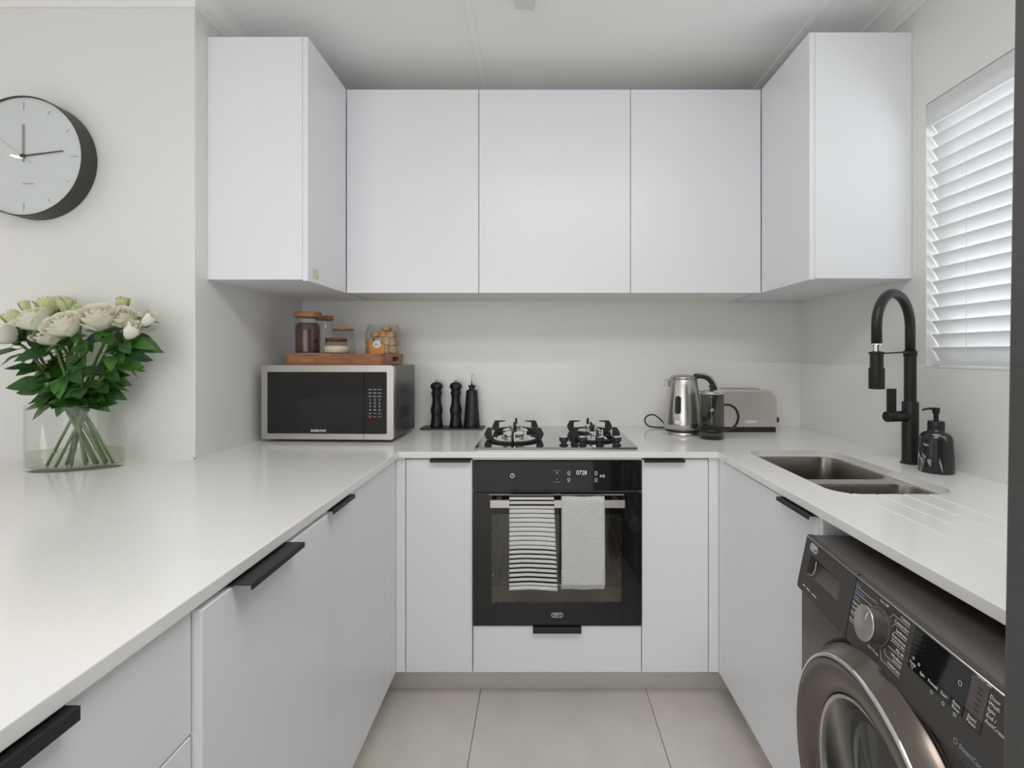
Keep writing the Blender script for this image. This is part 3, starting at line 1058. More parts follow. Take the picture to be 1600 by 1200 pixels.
# keypad
for r_ in range(9):
    for c_ in range(3):
        zz = 0.206 - r_ * 0.0132
        xx = px + 0.024 + c_ * 0.0185
        if r_ < 3:
            w_, h_ = 0.0065, 0.0032
        elif r_ < 7:
            w_, h_ = 0.0026, 0.0038
        else:
            w_, h_ = 0.0055, 0.0022
        if r_ >= 3 and r_ < 6:
            text('key_digit', str((r_ - 3) * 3 + c_ + 1), 0.0105, M_print, pn, (xx, 0.0036, zz))
        elif r_ == 8 and c_ == 0:
            MB().box(xx - w_, xx + w_ * 0.8, 0.0034, 0.004, zz - 0.005, zz + 0.005).build('stop_key', M_red, pn)
        else:
            MB().box(xx - w_, xx + w_, 0.0034, 0.004, zz - h_ / 2, zz + h_ / 2).build('key_mark', M_greyprint if r_ != 6 else M_print, pn)
MB().box(px + 0.004, fx1 - 0.002, 0.0036, 0.004, 0.075, 0.0762).build('panel_seam', M_dark, pn)
vt = MB()
for k in range(4):
    vt.box(W - 0.0045, W - 0.0033, 0.09, 0.22, 0.085 + k * 0.012, 0.089 + k * 0.012)
vt.build('vent_slots', M_dark, mw)

# ------------------------------------------------------------------ chopping board + jars + rusks
MT = 1.2003
cb = MB().prism([(a + 0.8175, q - 2.135) for a, q in rrect(-1.018, -0.617, 1.985, 2.285, 0.022, 5)], 'z', 0.0, 0.0435).build('chopping_board', M_wood)
slot = MB().prism([(q + 0.012, z + 0.022) for q, z in rrect(-0.045, 0.045, -0.009, 0.009, 0.0085, 5)], 'x', 0.180, 0.25).build('cut', M_wood)
boolean(cb, [slot])
cb.location = (-0.8175, 2.135, MT)
tag(cb, 'thick reddish wooden chopping board lying on the microwave', 'chopping board')
BT = MT + 0.0437


def jar(label, x, y, r0, r1, h, lid_h, lid_r, lid_m, fill=None, fill_m=None, neck=None):
    j = thing('storage_jar', label, 'jar', (x, y, BT), group='glass jars on the chopping board')
    zl = h - lid_h
    prof = [(r0 * 0.93, 0.0), (r0, 0.004), (r0, 0.012)]
    if neck:
        prof += [(r0, zl * 0.72), (r0 * 0.96, zl * 0.80), (neck, zl * 0.9), (neck, zl)]
    else:
        prof += [(r0 + (r1 - r0) * 0.5, zl * 0.5), (r1, zl)]
    inner = [(max(a - 0.0025, 0.001), max(z, 0.004)) for a, z in prof][::-1]
    MB().lathe(prof + inner, 36, close=True).build('glass', M_glass, j, smooth=True)
    MB().lathe([(lid_r - 0.002, zl), (lid_r, zl + 0.002), (lid_r, h - 0.002), (lid_r - 0.002, h), (0, h)], 36).build('lid', lid_m, j, angle=50)
    if fill:
        rf = r0 - 0.004
        MB().lathe([(rf - 0.003, 0.005), (rf, 0.008), (rf, fill * 0.9), (rf * 0.8, fill), (0, fill * 1.02)], 32).build('contents', fill_m, j, smooth=True)
    return j


jar('tall glass jar of dark ground coffee with wooden lid', -0.955, 2.06, 0.050, 0.050, 0.172, 0.022, 0.053, M_lidwood, 0.128, M_coffee, neck=0.046)
jar('tall empty glass jar with wooden lid behind the coffee jar', -0.949, 2.205, 0.040, 0.040, 0.168, 0.020, 0.037, M_lidwood, neck=0.034)
jar('clear conical glass jar with thin pale wooden lid', -0.858, 2.185, 0.053, 0.043, 0.111, 0.008, 0.045, M_lidwood)
jar('low glass jar of cream sugar with dark red lid', -0.834, 2.052, 0.051, 0.043, 0.064, 0.013, 0.043, M_redwood, 0.034, M_sugar)

bg = thing('rusk_bag', 'clear cellophane bag of golden rusks with orange label on chopping board', 'food bag', (-0.688, 2.195, BT))
rng = random.Random(3)
for (x, z, w, h_) in ((-0.050, 0.003, 0.032, 0.033), (-0.017, 0.002, 0.032, 0.035), (0.016, 0.003, 0.032, 0.034), (0.049, 0.002, 0.032, 0.032),
                      (-0.048, 0.039, 0.032, 0.031), (-0.015, 0.040, 0.033, 0.032), (0.018, 0.040, 0.032, 0.031), (0.049, 0.037, 0.028, 0.030),
                      (-0.034, 0.074, 0.034, 0.020), (0.000, 0.075, 0.033, 0.024), (0.036, 0.073, 0.036, 0.026), (0.016, 0.101, 0.034, 0.018)):
    o = MB().box(-w / 2, w / 2, -0.030, 0.030, 0, h_).build('rusk', M_rusk, bg, bevel=0.005, seg=2)
    o.location = (x, 0.004, z)
    o.rotation_euler = (0, R(rng.uniform(-4, 4)), R(rng.uniform(-6, 6)))


def bagf(u, v):
    a = 2 * math.pi * u
    z = 0.002 + 0.126 * v
    k = 1.0 if v < 0.65 else 1.0 - 0.75 * ((v - 0.65) / 0.35) ** 1.4
    cx, cy = math.cos(a), math.sin(a)
    e = 0.45
    x = 0.071 * math.copysign(abs(cx) ** e, cx) * (1.0 if v < 0.75 else 1.0 - 0.10 * (v - 0.75) / 0.25)
    y = 0.040 * math.copysign(abs(cy) ** e, cy) * k
    wr_ = 0.0022 * math.sin(9 * a + 30 * v) * (0.4 + v)
    return x + wr_, y + wr_ + 0.004, z + 0.006 * v * math.sin(3 * a)


MB().grid(bagf, 40, 14).build('bag', M_bag, bg, smooth=True, fix=False)
MB().box(-0.044, 0.020, -0.0392, -0.0385, 0.002, 0.042).build('paper_label', M_orange, bg)
st = MB().lathe([(0.0175, -0.0405), (0.0175, -0.0397), (0, -0.0397)], 28, (-0.012, 0, 0.042), axis='y').build('round_sticker', M_white, bg)
MB().box(-0.020, -0.014, -0.0410, -0.0406, 0.038, 0.047).box(-0.012, -0.004, -0.0410, -0.0406, 0.039, 0.042).build('sticker_print', M_blueprint, st)

# ------------------------------------------------------------------ mills, oil bottle, tray
tr = MB().prism(rrect(-0.144, 0.144, -0.045, 0.045, 0.004, 3), 'z', 0.0, 0.007).build('condiment_tray', M_black, bevel=0.001)
tr.location = (-0.396, 2.302, ZC + 0.0002)
tag(tr, 'flat black rectangular tray under the mills beside microwave', 'tray')
TZ = ZC + 0.0074
mill = [(0.027, 0.0), (0.0285, 0.003), (0.0285, 0.014), (0.026, 0.026), (0.0262, 0.030), (0.0245, 0.033), (0.0252, 0.038), (0.0238, 0.041), (0.0245, 0.047), (0.0232, 0.050),
        (0.025, 0.062), (0.0278, 0.074), (0.0270, 0.086), (0.0225, 0.102), (0.0195, 0.122), (0.0200, 0.138), (0.0228, 0.152), (0.0245, 0.155), (0.0245, 0.161), (0.0215, 0.163)]
head = [(0.0215, 0.1635), (0.0205, 0.172), (0.0250, 0.176), (0.0285, 0.185), (0.0280, 0.193), (0.0215, 0.202), (0.010, 0.207), (0.006, 0.208), (0.005, 0.211), (0.0075, 0.2125), (0.0075, 0.216), (0, 0.2165)]
for x, lab in ((-0.471, 'black turned wooden mill nearest the microwave on the black tray'), (-0.383, 'black turned wooden mill in the middle of the tray beside the oil bottle')):
    m_ = thing('pepper_mill', lab, 'pepper mill', (x, 2.298, TZ), group='pair of black mills')
    MB().lathe(mill, 32).build('body', M_black, m_, angle=60)
    MB().lathe(head[:8], 32).build('head', M_black, m_, angle=60)
    MB().lathe(head[7:], 16).build('top_nut', M_steel2, m_, angle=60)
ob = thing('oil_bottle', 'black conical oil bottle with thin steel pouring spout on the tray', 'bottle', (-0.309, 2.298, TZ))
MB().lathe([(0.036, 0.0), (0.0372, 0.003), (0.0362, 0.028), (0.0355, 0.030), (0.0262, 0.166), (0.0240, 0.170), (0.014, 0.173), (0.0125, 0.178), (0.0165, 0.189), (0.0165, 0.192), (0.008, 0.194), (0, 0.194)], 32).build('body', M_black, ob, angle=50)
MB().tube([(0, 0, 0.192), (0, 0, 0.215), (0.0008, 0, 0.236), (0.004, 0, 0.246)], [0.0042, 0.0032, 0.003, 0.0028], 10).build('spout', M_steel, ob, smooth=True)

# ------------------------------------------------------------------ kettle
kt = thing('kettle', 'brushed steel electric kettle standing beside the hob', 'kettle', (0.620, 2.145, ZC))
MB().lathe([(0.082, 0.0), (0.084, 0.003), (0.083, 0.013), (0.078, 0.017)], 40).build('power_base', M_steel, kt, angle=50)
MB().lathe([(0.078, 0.017), (0.079, 0.024)], 40).build('base_ring', M_blackplastic, kt, smooth=True)
kb = MB().lathe([(0.0805, 0.024), (0.0805, 0.05), (0.0775, 0.10), (0.072, 0.15), (0.065, 0.20), (0.0595, 0.232), (0.057, 0.238)], 48).build('body', M_steel, kt, smooth=True)
MB().lathe([(0.057, 0.238), (0.055, 0.246), (0.045, 0.252), (0.02, 0.2555), (0, 0.256)], 40).build('lid', M_steel, kt, smooth=True)
MB().prism([(-0.020, 0.205), (-0.016, 0.236), (0.016, 0.236), (0.020, 0.205)][::-1], 'x', -0.076, -0.045).build('spout', M_steel, kt, bevel=0.004)


def on_body(ang, z, off):
    prof = [(0.0805, 0.024), (0.0805, 0.05), (0.0775, 0.10), (0.072, 0.15), (0.065, 0.20), (0.0595, 0.232)]
    for (r0, z0), (r1, z1) in zip(prof, prof[1:]):
        if z0 <= z <= z1:
            r = r0 + (r1 - r0) * (z - z0) / (z1 - z0)
            break
    return ((r + off) * math.cos(ang), (r + off) * math.sin(ang), z)


A0 = R(-122)
def gaugef(w, z0, z1, off):
    def fn(u, v):
        z = z0 + (z1 - z0) * v
        e = min(v, 1 - v) * (z1 - z0)
        ww = w if e > w else math.sqrt(max(0, w * w - (w - e) ** 2))
        return on_body(A0 + (u - 0.5) * 2 * ww / 0.07, z, off)
    return fn


gg = MB().grid(gaugef(0.0175, 0.086, 0.176, 0.0012), 6, 20).build('water_gauge', M_steel2, kb, smooth=True, fix=False)
MB().grid(gaugef(0.0120, 0.093, 0.169, 0.0022), 6, 20).build('gauge_window', M_blackgloss, kb, smooth=True, fix=False)
def badgef(u, v):
    return on_body(A0 + R(2) + (u - 0.5) * 0.36, 0.052 + 0.014 * v, 0.0012)
MB().grid(badgef, 6, 2).build('badge', M_print, kb, smooth=True, fix=False)
hp = smoothpath([(0.045, -0.012, 0.247), (0.075, -0.014, 0.250), (0.105, -0.016, 0.238), (0.126, -0.018, 0.205), (0.130, -0.018, 0.165), (0.122, -0.017, 0.115), (0.104, -0.014, 0.075), (0.078, -0.010, 0.060)], 6)
MB().tube(hp, 0.0115, 12, flat=1.3).build('handle', M_blackplastic, kt, smooth=True)
MB().tube([(p.x + 0.004, p.y, p.z + 0.005) for p in hp[2:20]], 0.0095, 12, flat=1.2).build('handle_trim', M_chrome, kt, smooth=True)
cd = smoothpath([(-0.060, 0.055, 0.006), (-0.050, 0.10, 0.020), (-0.060, 0.135, 0.040), (-0.088, 0.155, 0.062), (-0.118, 0.160, 0.058), (-0.130, 0.160, 0.036), (-0.114, 0.158, 0.012), (-0.070, 0.156, 0.0045), (-0.02, 0.16, 0.0045), (0.03, 0.17, 0.0045)], 8)
MB().tube(cd, 0.0033, 8).build('power_cord', M_blackplastic, kt, smooth=True)

# ------------------------------------------------------------------ french press
fp = thing('french_press', 'smoked glass french press with chrome lid in front of the toaster', 'coffee press', (0.703, 2.03, ZC))
MB().lathe([(0.046, 0.0), (0.0485, 0.003), (0.0485, 0.184), (0.0465, 0.184), (0.0465, 0.005), (0, 0.005)], 40).build('beaker', M_smoke, fp, smooth=True)
MB().lathe([(0.0, 0.020), (0.044, 0.020), (0.045, 0.026), (0.0, 0.028)], 32).build('filter', M_steel, fp, angle=50)
MB().lathe([(0.002, 0.028), (0.002, 0.196)], 10).build('rod', M_chrome, fp, smooth=True)
MB().lathe([(0.047, 0.180), (0.052, 0.184), (0.052, 0.190), (0.040, 0.195), (0.008, 0.197), (0, 0.197)], 40).build('lid', M_chrome, fp, angle=60)
MB().lathe([(0.006, 0.197), (0.0065, 0.206), (0.011, 0.210), (0.010, 0.217), (0, 0.219)], 20).build('plunger_knob', M_blackplastic, fp, angle=60)
hpts = smoothpath([(0.046, -0.010, 0.138), (0.070, -0.012, 0.137), (0.092, -0.014, 0.122), (0.103, -0.015, 0.092), (0.096, -0.014, 0.062), (0.075, -0.012, 0.040), (0.046, -0.010, 0.036)], 8)
MB().tube(hpts, 0.0048, 10, flat=1.4).build('handle', M_blackplastic, fp, smooth=True)
MB().lathe([(0.0488, 0.030), (0.0502, 0.030), (0.0502, 0.042), (0.0488, 0.042)], 40).build('band', M_black, fp, smooth=True)

# ------------------------------------------------------------------ toaster
ts = thing('toaster', 'long brushed steel toaster with black base near the right corner', 'toaster', (0.905, 2.185, ZC))
prof = [(-0.140, 0.022), (0.140, 0.022)] + [(0.140 - 0.052 * (1 - math.cos(R(a))), 0.138 + 0.048 * math.sin(R(a))) for a in range(0, 91, 10)] \
    + [(-0.140 + 0.052 * (1 - math.cos(R(a))), 0.138 + 0.048 * math.sin(R(a))) for a in range(90, -1, -10)]
tb = MB().prism(prof, 'y', 0.0, 0.150).build('body', M_toaster, ts, bevel=0.006, seg=3)
MB().box(-0.134, 0.136, 0.004, 0.146, 0.0, 0.022).build('base', M_blackplastic, ts, bevel=0.002)
for yy in (0.045, 0.095):
    MB().box(-0.085, 0.085, yy, yy + 0.016, 0.180, 0.1865).build('slot', M_dark, ts)
MB().box(0.139, 0.144, 0.030, 0.080, 0.05, 0.12).build('end_plate', M_blackplastic, ts)
MB().lathe([(0.0125, 0.143), (0.0125, 0.150), (0.0115, 0.157), (0, 0.157)], 20, (0, 0.030, 0.052), axis='x').build('browning_knob', M_blackplastic, ts, angle=50)
MB().box(0.000, 0.050, -0.0008, 0.0, 0.042, 0.052).build('badge', M_print, ts)

# ------------------------------------------------------------------ tap
tp = thing('kitchen_tap', 'tall matt black kitchen tap with arched hose behind the sink', 'tap', (1.167, 1.567, ZC))
MB().lathe([(0.027, 0.0), (0.027, 0.004), (0.0225, 0.007), (0.0225, 0.192), (0.0215, 0.194), (0.017, 0.194)], 32).build('body', M_black, tp, angle=40)
MB().lathe([(0.0165, 0.192), (0.0165, 0.345), (0.0145, 0.352)], 28).build('riser', M_black, tp, angle=40)
dd = Vector((-math.cos(R(30)), -math.sin(R(30)), 0))
pts = [Vector((0, 0, 0.345)), Vector((0, 0, 0.40)), Vector((0, 0, 0.428))]
for k in range(1, 16):
    a = math.pi * k / 16
    pts.append(dd * (0.1 - 0.1 * math.cos(a)) + Vector((0, 0, 0.428 + 0.1 * math.sin(a))))
pts += [dd * 0.2 + Vector((0, 0, 0.428)), dd * 0.2 + Vector((0, 0, 0.375))]
MB().tube(pts, 0.0140, 16).build('hose', M_black, tp, smooth=True)
hx = dd * 0.2
MB().lathe([(0.0125, 0.348), (0.0145, 0.352), (0.012, 0.360), (0.0145, 0.368), (0.0135, 0.376)], 24, tuple(hx)).build('ferrule', M_chrome, tp, smooth=True)
MB().lathe([(0.0195, 0.241), (0.0205, 0.243), (0.0205, 0.302), (0.0172, 0.305), (0.0172, 0.343), (0.0205, 0.344), (0.0205, 0.350), (0.012, 0.350)], 28, tuple(hx)).build('spray_head', M_black, tp, angle=40)
br = MB()
q0, q1 = dd * 0.010 + Vector((0, 0, 0.352)), dd * 0.185 + Vector((0, 0, 0.347))
sd = Vector((-dd.y, dd.x, 0)) * 0.008
vs = [q0 + sd, q1 + sd, q1 - sd, q0 - sd]
vs += [v - Vector((0, 0, 0.004)) for v in vs]
br.add([tuple(v) for v in vs], [(0, 1, 2, 3), (7, 6, 5, 4), (0, 4, 5, 1), (1, 5, 6, 2), (2, 6, 7, 3), (3, 7, 4, 0)])
br.lathe([(0.0172, 0.336), (0.0185, 0.338), (0.0185, 0.353), (0.0150, 0.355)], 28)
br.build('bracket', M_black, tp, angle=40)
ld = Vector((-math.cos(R(12)), -math.sin(R(12)), 0))
MB().tube([ld * 0.015 + Vector((0, 0, 0.149)), ld * 0.0885 + Vector((0, 0, 0.149)), ld * 0.0905 + Vector((0, 0, 0.149))], [0.0165, 0.0165, 0.0145], 24).build('mixer_barrel', M_black, tp, angle=40)
lv = MB().box(-0.0125, 0.0125, -0.006, 0.006, 0.0, 0.080).build('lever', M_black, tp, bevel=0.002)
lv.location = ld * 0.071 + Vector((0, 0, 0.156))

# ------------------------------------------------------------------ soap dispenser
sp = thing('soap_dispenser', 'black marble soap dispenser with white veins beside the tap', 'soap dispenser', (1.160, 1.456, ZC))
MB().lathe([(0.0425, 0.0), (0.044, 0.003), (0.0435, 0.02), (0.040, 0.095), (0.037, 0.108), (0.030, 0.114), (0.0212, 0.118), (0.0195, 0.128), (0, 0.128)], 36).build('bottle', M_marble, sp, angle=60)
MB().lathe([(0.0205, 0.124), (0.0205, 0.146), (0.019, 0.148), (0.009, 0.148)], 28).build('collar', M_black, sp, angle=40)
MB().lathe([(0.0062, 0.148), (0.0062, 0.168), (0.009, 0.172), (0.0095, 0.187), (0, 0.188)], 20).build('pump', M_black, sp, angle=40)
MB().tube([(0, 0, 0.184), (-0.022, -0.004, 0.185), (-0.042, -0.008, 0.183), (-0.046, -0.009, 0.180)], [0.004, 0.0034, 0.003, 0.0028], 10).build('nozzle', M_black, sp, smooth=True)

# ------------------------------------------------------------------ washing machine
wm = thing('washing_machine', 'graphite grey front-loading washing machine under the right worktop', 'washing machine', (0.565, 1.090, 0.0), (0, 0, R(-95.06)))
WMW, WMD = 0.592, 0.555
bd = MB()
bd.box(0.0, WMW, 0.008, WMD, 0.012, 0.735).box(0.0, WMW, 0.030, WMD, 0.735, 0.832)
bd.build('body', M_wm, wm, bevel=0.004)
MB().box(0.0, WMW, 0.028, WMD, 0.8325, 0.8505).build('top_plate', M_wm, wm, bevel=0.003)
for fx in (0.05, WMW - 0.05):
    for fy in (0.06, WMD - 0.06):
        MB().lathe([(0.02, 0.0), (0.02, 0.012)], 14, (fx, fy, 0)).build('foot', M_blackplastic, wm)
# sloping control panel; drawer on its left
PT = [(0.0, 0.737), (0.0, 0.745), (0.0205, 0.848), (0.0235, 0.8508), (0.0320, 0.8508), (0.0320, 0.737)]
cpn = MB().prism([(y, z) for y, z in PT], 'x', 0.2005, WMW).build('control_panel', M_wmpanel, wm, bevel=0.002)
SL = math.atan2(0.0205, 0.103)


def pp(x, z, off=0.0006):
    """point on the sloping panel face"""
    y = (z - 0.745) * 0.0205 / 0.103
    return (x, y - off * math.cos(SL), z + off * math.sin(SL))


PROT = (R(90) - SL, 0, 0)
drw = MB()
drw.prism(PT, 'x', 0.0, 0.030)
drw.prism(PT, 'x', 0.156, 0.199)
drw.prism([(0.0, 0.737), (0.0, 0.745), (0.0064, 0.777), (0.032, 0.777), (0.032, 0.737)], 'x', 0.030, 0.156)
drw.prism([(0.0145, 0.818), (0.0205, 0.848), (0.0235, 0.8508), (0.032, 0.8508), (0.032, 0.818)], 'x', 0.030, 0.156)
drawer = drw.build('detergent_drawer', M_wmpanel, wm)
MB().prism([(0.0290, 0.777), (0.0315, 0.818), (0.032, 0.818), (0.032, 0.777)], 'x', 0.030, 0.156).build('grip_recess', M_dark, drawer)
MB().grid(lambda u, v: (0.030 + 0.126 * u, 0.0068 + 0.0235 * v, 0.7775 + 0.024 * v * v), 4, 8).build('grip_scoop', M_wm, drawer, smooth=True, fix=False)
MB().tube(smoothpath([(0.0315, 0.008, 0.7785), (0.045, 0.010, 0.7795), (0.052, 0.013, 0.790), (0.054, 0.016, 0.812)], 5), 0.0012, 6).build('grip_edge', M_chrome, drawer, smooth=True)
MB().tube([pp(0.002, 0.8478), pp(WMW - 0.002, 0.8478)], 0.0013, 6).build('edge_highlight', M_steel2, wm, smooth=True)
o = outline('logo_ring', M_print, drawer, 0.0335, 0.0155, pp(0.0395, 0.8345), 0.0022, PROT)
text('logo_lettering', 'DEFY', 0.0105, M_print, drawer, pp(0.0395, 0.8343), PROT, bold=0.0003)
for k, (xx, ww) in enumerate(((0.030, 0.010), (0.050, 0.016), (0.076, 0.020))):
    mk = MB().box(-ww / 2, ww / 2, -0.0011, 0.0011, -0.0002, 0).build('drawer_print', M_print, drawer)
    mk.location = pp(xx, 0.7525)
    mk.rotation_euler = PROT
# programme knob
kx, kz = 0.284, 0.803
kn = MB().lathe([(0.0300, 0.0), (0.0300, -0.003), (0.0280, -0.004), (0.0268, -0.024), (0.0248, -0.026), (0, -0.026)], 40, axis='y').build('programme_knob', M_wm, cpn, angle=40)
kn.location = pp(kx, kz, 0.0)
kn.rotation_euler = (-SL, 0, 0)
kr = MB().lathe([(0.0269, -0.0240), (0.0275, -0.0258), (0.0255, -0.0272), (0.0241, -0.0262)], 40, axis='y').build('knob_rim', M_steel2, cpn, smooth=True)
kr.location, kr.rotation_euler = kn.location, kn.rotation_euler
ki = MB().box(-0.0008, 0.0008, -0.0268, -0.0258, 0.008, 0.021).build('knob_pointer', M_print, cpn)
ki.location, ki.rotation_euler = kn.location, (-SL, R(14), 0)
RX = 0.3475
LAB = [('On / Off', 0.284, 0.8405, 0.0064, M_print, 'CENTER'), ('Cottons', RX, 0.8405, 0.0064, M_print, 'RIGHT'), ('Cottons Eco', RX, 0.8295, 0.0064, M_print, 'RIGHT'),
       ('Synthetics', RX, 0.8185, 0.0064, M_print, 'RIGHT'), ('Daily Express', RX, 0.8080, 0.0058, M_print, 'RIGHT'), ('Xpress Super Short', RX, 0.8028, 0.0040, M_print, 'RIGHT'),
       ('Mix 40', RX, 0.7925, 0.0064, M_print, 'RIGHT'), ('Woollens', RX, 0.7815, 0.0064, M_print, 'RIGHT'), ('Hand Wash', RX, 0.7762, 0.0042, M_print, 'RIGHT'),
       ('GentleCare', RX, 0.7660, 0.0064, M_print, 'RIGHT'), ('Spin+Drain', 0.280, 0.7625, 0.0064, M_print, 'CENTER'),
       ('Shirts', 0.2035, 0.8365, 0.0058, M_blueprint, 'LEFT'), ('Down Wear', 0.2035, 0.8265, 0.0058, M_blueprint, 'LEFT'), ('Hygiene', 0.2035, 0.8165, 0.0058, M_blueprint, 'LEFT'),
       ('Lingerie', 0.2035, 0.8050, 0.0056, M_print, 'LEFT'), ('Outdoor', 0.2035, 0.7970, 0.0056, M_print, 'LEFT'), ('Dark Care', 0.2035, 0.7885, 0.0056, M_print, 'LEFT'), ('Rinse', 0.2035, 0.7760, 0.0056, M_print, 'LEFT')]
for s_, x_, z_, sz, m_, al in LAB:
    text('lettering', s_, sz, m_, cpn, pp(x_, z_), PROT, align=al)
# dial guide lines
for a, xe, ze in ((38, RX, 0.8360), (62, RX, 0.8250), (82, RX, 0.8140), (100, RX, 0.7990), (118, RX, 0.7882), (138, RX, 0.7730), (158, RX, 0.7612),
                  (-30, 0.2030, 0.8320), (-48, 0.2030, 0.8220), (-64, 0.2030, 0.8120), (-112, 0.2030, 0.7845), (-128, 0.2030, 0.7715)):
    p0 = (kx + 0.0315 * math.sin(R(a)), kz + 0.0315 * math.cos(R(a)))
    sgn = 1 if xe > kx else -1
    run = abs(ze - p0[1]) * 0.55
    p1 = (p0[0] + sgn * run, ze)
    MB().tube([pp(*p0), pp(*p1), pp(xe, ze)], 0.00032, 4).build('guide_line', M_print, cpn)
# display and touch buttons
def pquad(name, m, parent, x0, x1, z0, z1, off=0.0005):
    return MB().add([pp(x0, z0, off), pp(x1, z0, off), pp(x1, z1, off), pp(x0, z1, off)], [(0, 1, 2, 3)]).build(name, m, parent, fix=False)


pquad('display', M_blackgloss, cpn, 0.358, 0.4645, 0.7865, 0.8445, 0.0004)
for k, s_ in enumerate(('Temp', 'Spin', 'Prewash', 'Fast+', 'Extra')):
    x0 = 0.358 + 0.0213 * k
    pquad('touch_button', M_blackgloss, cpn, x0 + 0.0005, x0 + 0.0205, 0.7870, 0.7990, 0.0008)
    two = {'Temp': '\u00b0C', 'Extra': 'Rinse'}.get(s_)
    text('lettering', s_, 0.0058, M_print, cpn, pp(x0 + 0.0105, 0.7955 if two else 0.793, 0.0012), PROT)
    if two:
        text('lettering', two, 0.0058, M_print, cpn, pp(x0 + 0.0105, 0.7900, 0.0012), PROT)
pquad('status_strip', M_wm, cpn, 0.4655, 0.4925, 0.7865, 0.8445, 0.0004)
for k in range(5):
    pquad('status_lamp', M_dark, cpn, 0.4775, 0.4855, 0.8075 + k * 0.0067, 0.8085 + k * 0.0067, 0.0009)
pquad('start_button', M_wmpanel, cpn, 0.4660, 0.4920, 0.7870, 0.7995, 0.0009)
for z_ in (0.7868, 0.7997):
    MB().tube([pp(0.466, z_, 0.001), pp(0.492, z_, 0.001)], 0.0004, 4).build('button_edge', M_dark, cpn)
text('lettering', 'Start/', 0.0062, M_print, cpn, pp(0.4790, 0.7960, 0.0014), PROT)
text('lettering', 'Pause', 0.0062, M_print, cpn, pp(0.4790, 0.7905, 0.0014), PROT)
text('lettering', 'DAW 386', 0.0052, M_print, cpn, pp(0.4845, 0.8462, 0.0012), PROT)
for k, s_ in enumerate(('Door', 'Wash', 'Spin', 'End /', 'AntiCrease')):
    text('lettering', s_, 0.0068, M_print, cpn, pp(0.4955, 0.8355 - 0.0072 * k, 0.0008), PROT, align='LEFT')
outline('power_symbol', M_print, cpn, 0.0065, 0.0065, pp(0.452, 0.822, 0.001), 0.0008, PROT)
for x_, z_ in ((0.368, 0.803), (0.380, 0.801)):
    outline('indicator', M_print, cpn, 0.004, 0.004, pp(x_, z_, 0.001), 0.0009, PROT)
for k, z_ in enumerate((0.836, 0.829, 0.822, 0.815)):
    pquad('indicator_mark', M_dark, cpn, 0.381, 0.386, z_, z_ + 0.0016, 0.0009)
for x_ in (0.411, 0.433, 0.4535):
    outline('button_icon', M_print, cpn, 0.0048, 0.0048, pp(x_, 0.7825, 0.0008), 0.0009, PROT)
M_paleblue = mat('pale_blue_print', (0.34, 0.42, 0.52), 0.5)
text('lettering', 'SteamCure', 0.0085, M_paleblue, cpn, pp(0.4880, 0.7550), PROT)
outline('steam_symbol', M_paleblue, cpn, 0.0070, 0.0070, pp(0.4625, 0.7555), 0.001, PROT)
# porthole door
dcx, dcz = 0.300, 0.505
door = MB().lathe([(0.246, 0.008), (0.243, -0.006), (0.232, -0.016), (0.2265, -0.030), (0.2235, -0.0325), (0.215, -0.033), (0.190, -0.030), (0.172, -0.022), (0.165, -0.012), (0.163, 0.0)], 72, (dcx, 0, dcz), axis='y', close=False)
porthole = door.build('porthole_door', M_wmring, wm, smooth=True)
MB().lathe([(0.2270, -0.0290), (0.2262, -0.0325), (0.2235, -0.0338), (0.2215, -0.0330)], 72, (dcx, 0, dcz), axis='y', close=False).build('bright_rim', M_chrome, porthole, smooth=True)
MB().lathe([(0.252, 0.0082), (0.252, 0.004), (0.2445, 0.0035), (0.2445, 0.0082)], 72, (dcx, 0, dcz), axis='y', close=False).build('shadow_ring', M_dark, porthole, smooth=True)  # ring coloured dark as the shade in the recess round the door
MB().lathe([(0.164, -0.014), (0.158, -0.004), (0.150, 0.006), (0.125, 0.012), (0.08, 0.010), (0.0, 0.006)], 56, (dcx, 0, dcz), axis='y').build('glass_bowl', M_wmglass, porthole, smooth=True)
MB().lathe([(0.165, -0.0150), (0.163, -0.0165), (0.158, -0.014), (0.157, -0.006)], 56, (dcx, 0, dcz), axis='y', close=False).build('glass_seal', M_steel2, porthole, smooth=True)
# body opening is closed by the drum set on its face
MB().lathe([(0.150, 0.0065), (0.145, 0.0075), (0.10, 0.0072), (0, 0.0072)], 48, (dcx, 0, dcz), axis='y', close=False).build('drum_back', M_sink, porthole, smooth=True)
MB().box(dcx + 0.108, dcx + 0.152, -0.040, -0.020, dcz + 0.120, dcz + 0.165).build('door_catch', M_wmring, porthole, bevel=0.003)

# ------------------------------------------------------------------ fridge
fg = thing('refrigerator', 'tall dark brushed steel refrigerator at the right edge of view', 'refrigerator', (0.4268, -0.43, 0.0125), (0, R(0.9), 0))
MB().box(0.060, 0.775, 0.0, 0.905, 0.0, 1.82).build('body', M_fridge, fg, bevel=0.004)
MB().box(0.0, 0.056, 0.001, 0.904, 0.62, 1.82).build('door', M_fridge, fg, bevel=0.003)
MB().box(0.0, 0.056, 0.001, 0.904, 0.03, 0.612).build('freezer_drawer', M_fridge, fg, bevel=0.003)
MB().box(-0.035, -0.020, 0.05, 0.07, 0.75, 1.55).box(-0.022, 0.0, 0.05, 0.07, 0.76, 0.79).box(-0.022, 0.0, 0.05, 0.07, 1.51, 1.54).build('handle', M_steel, fg, bevel=0.003)

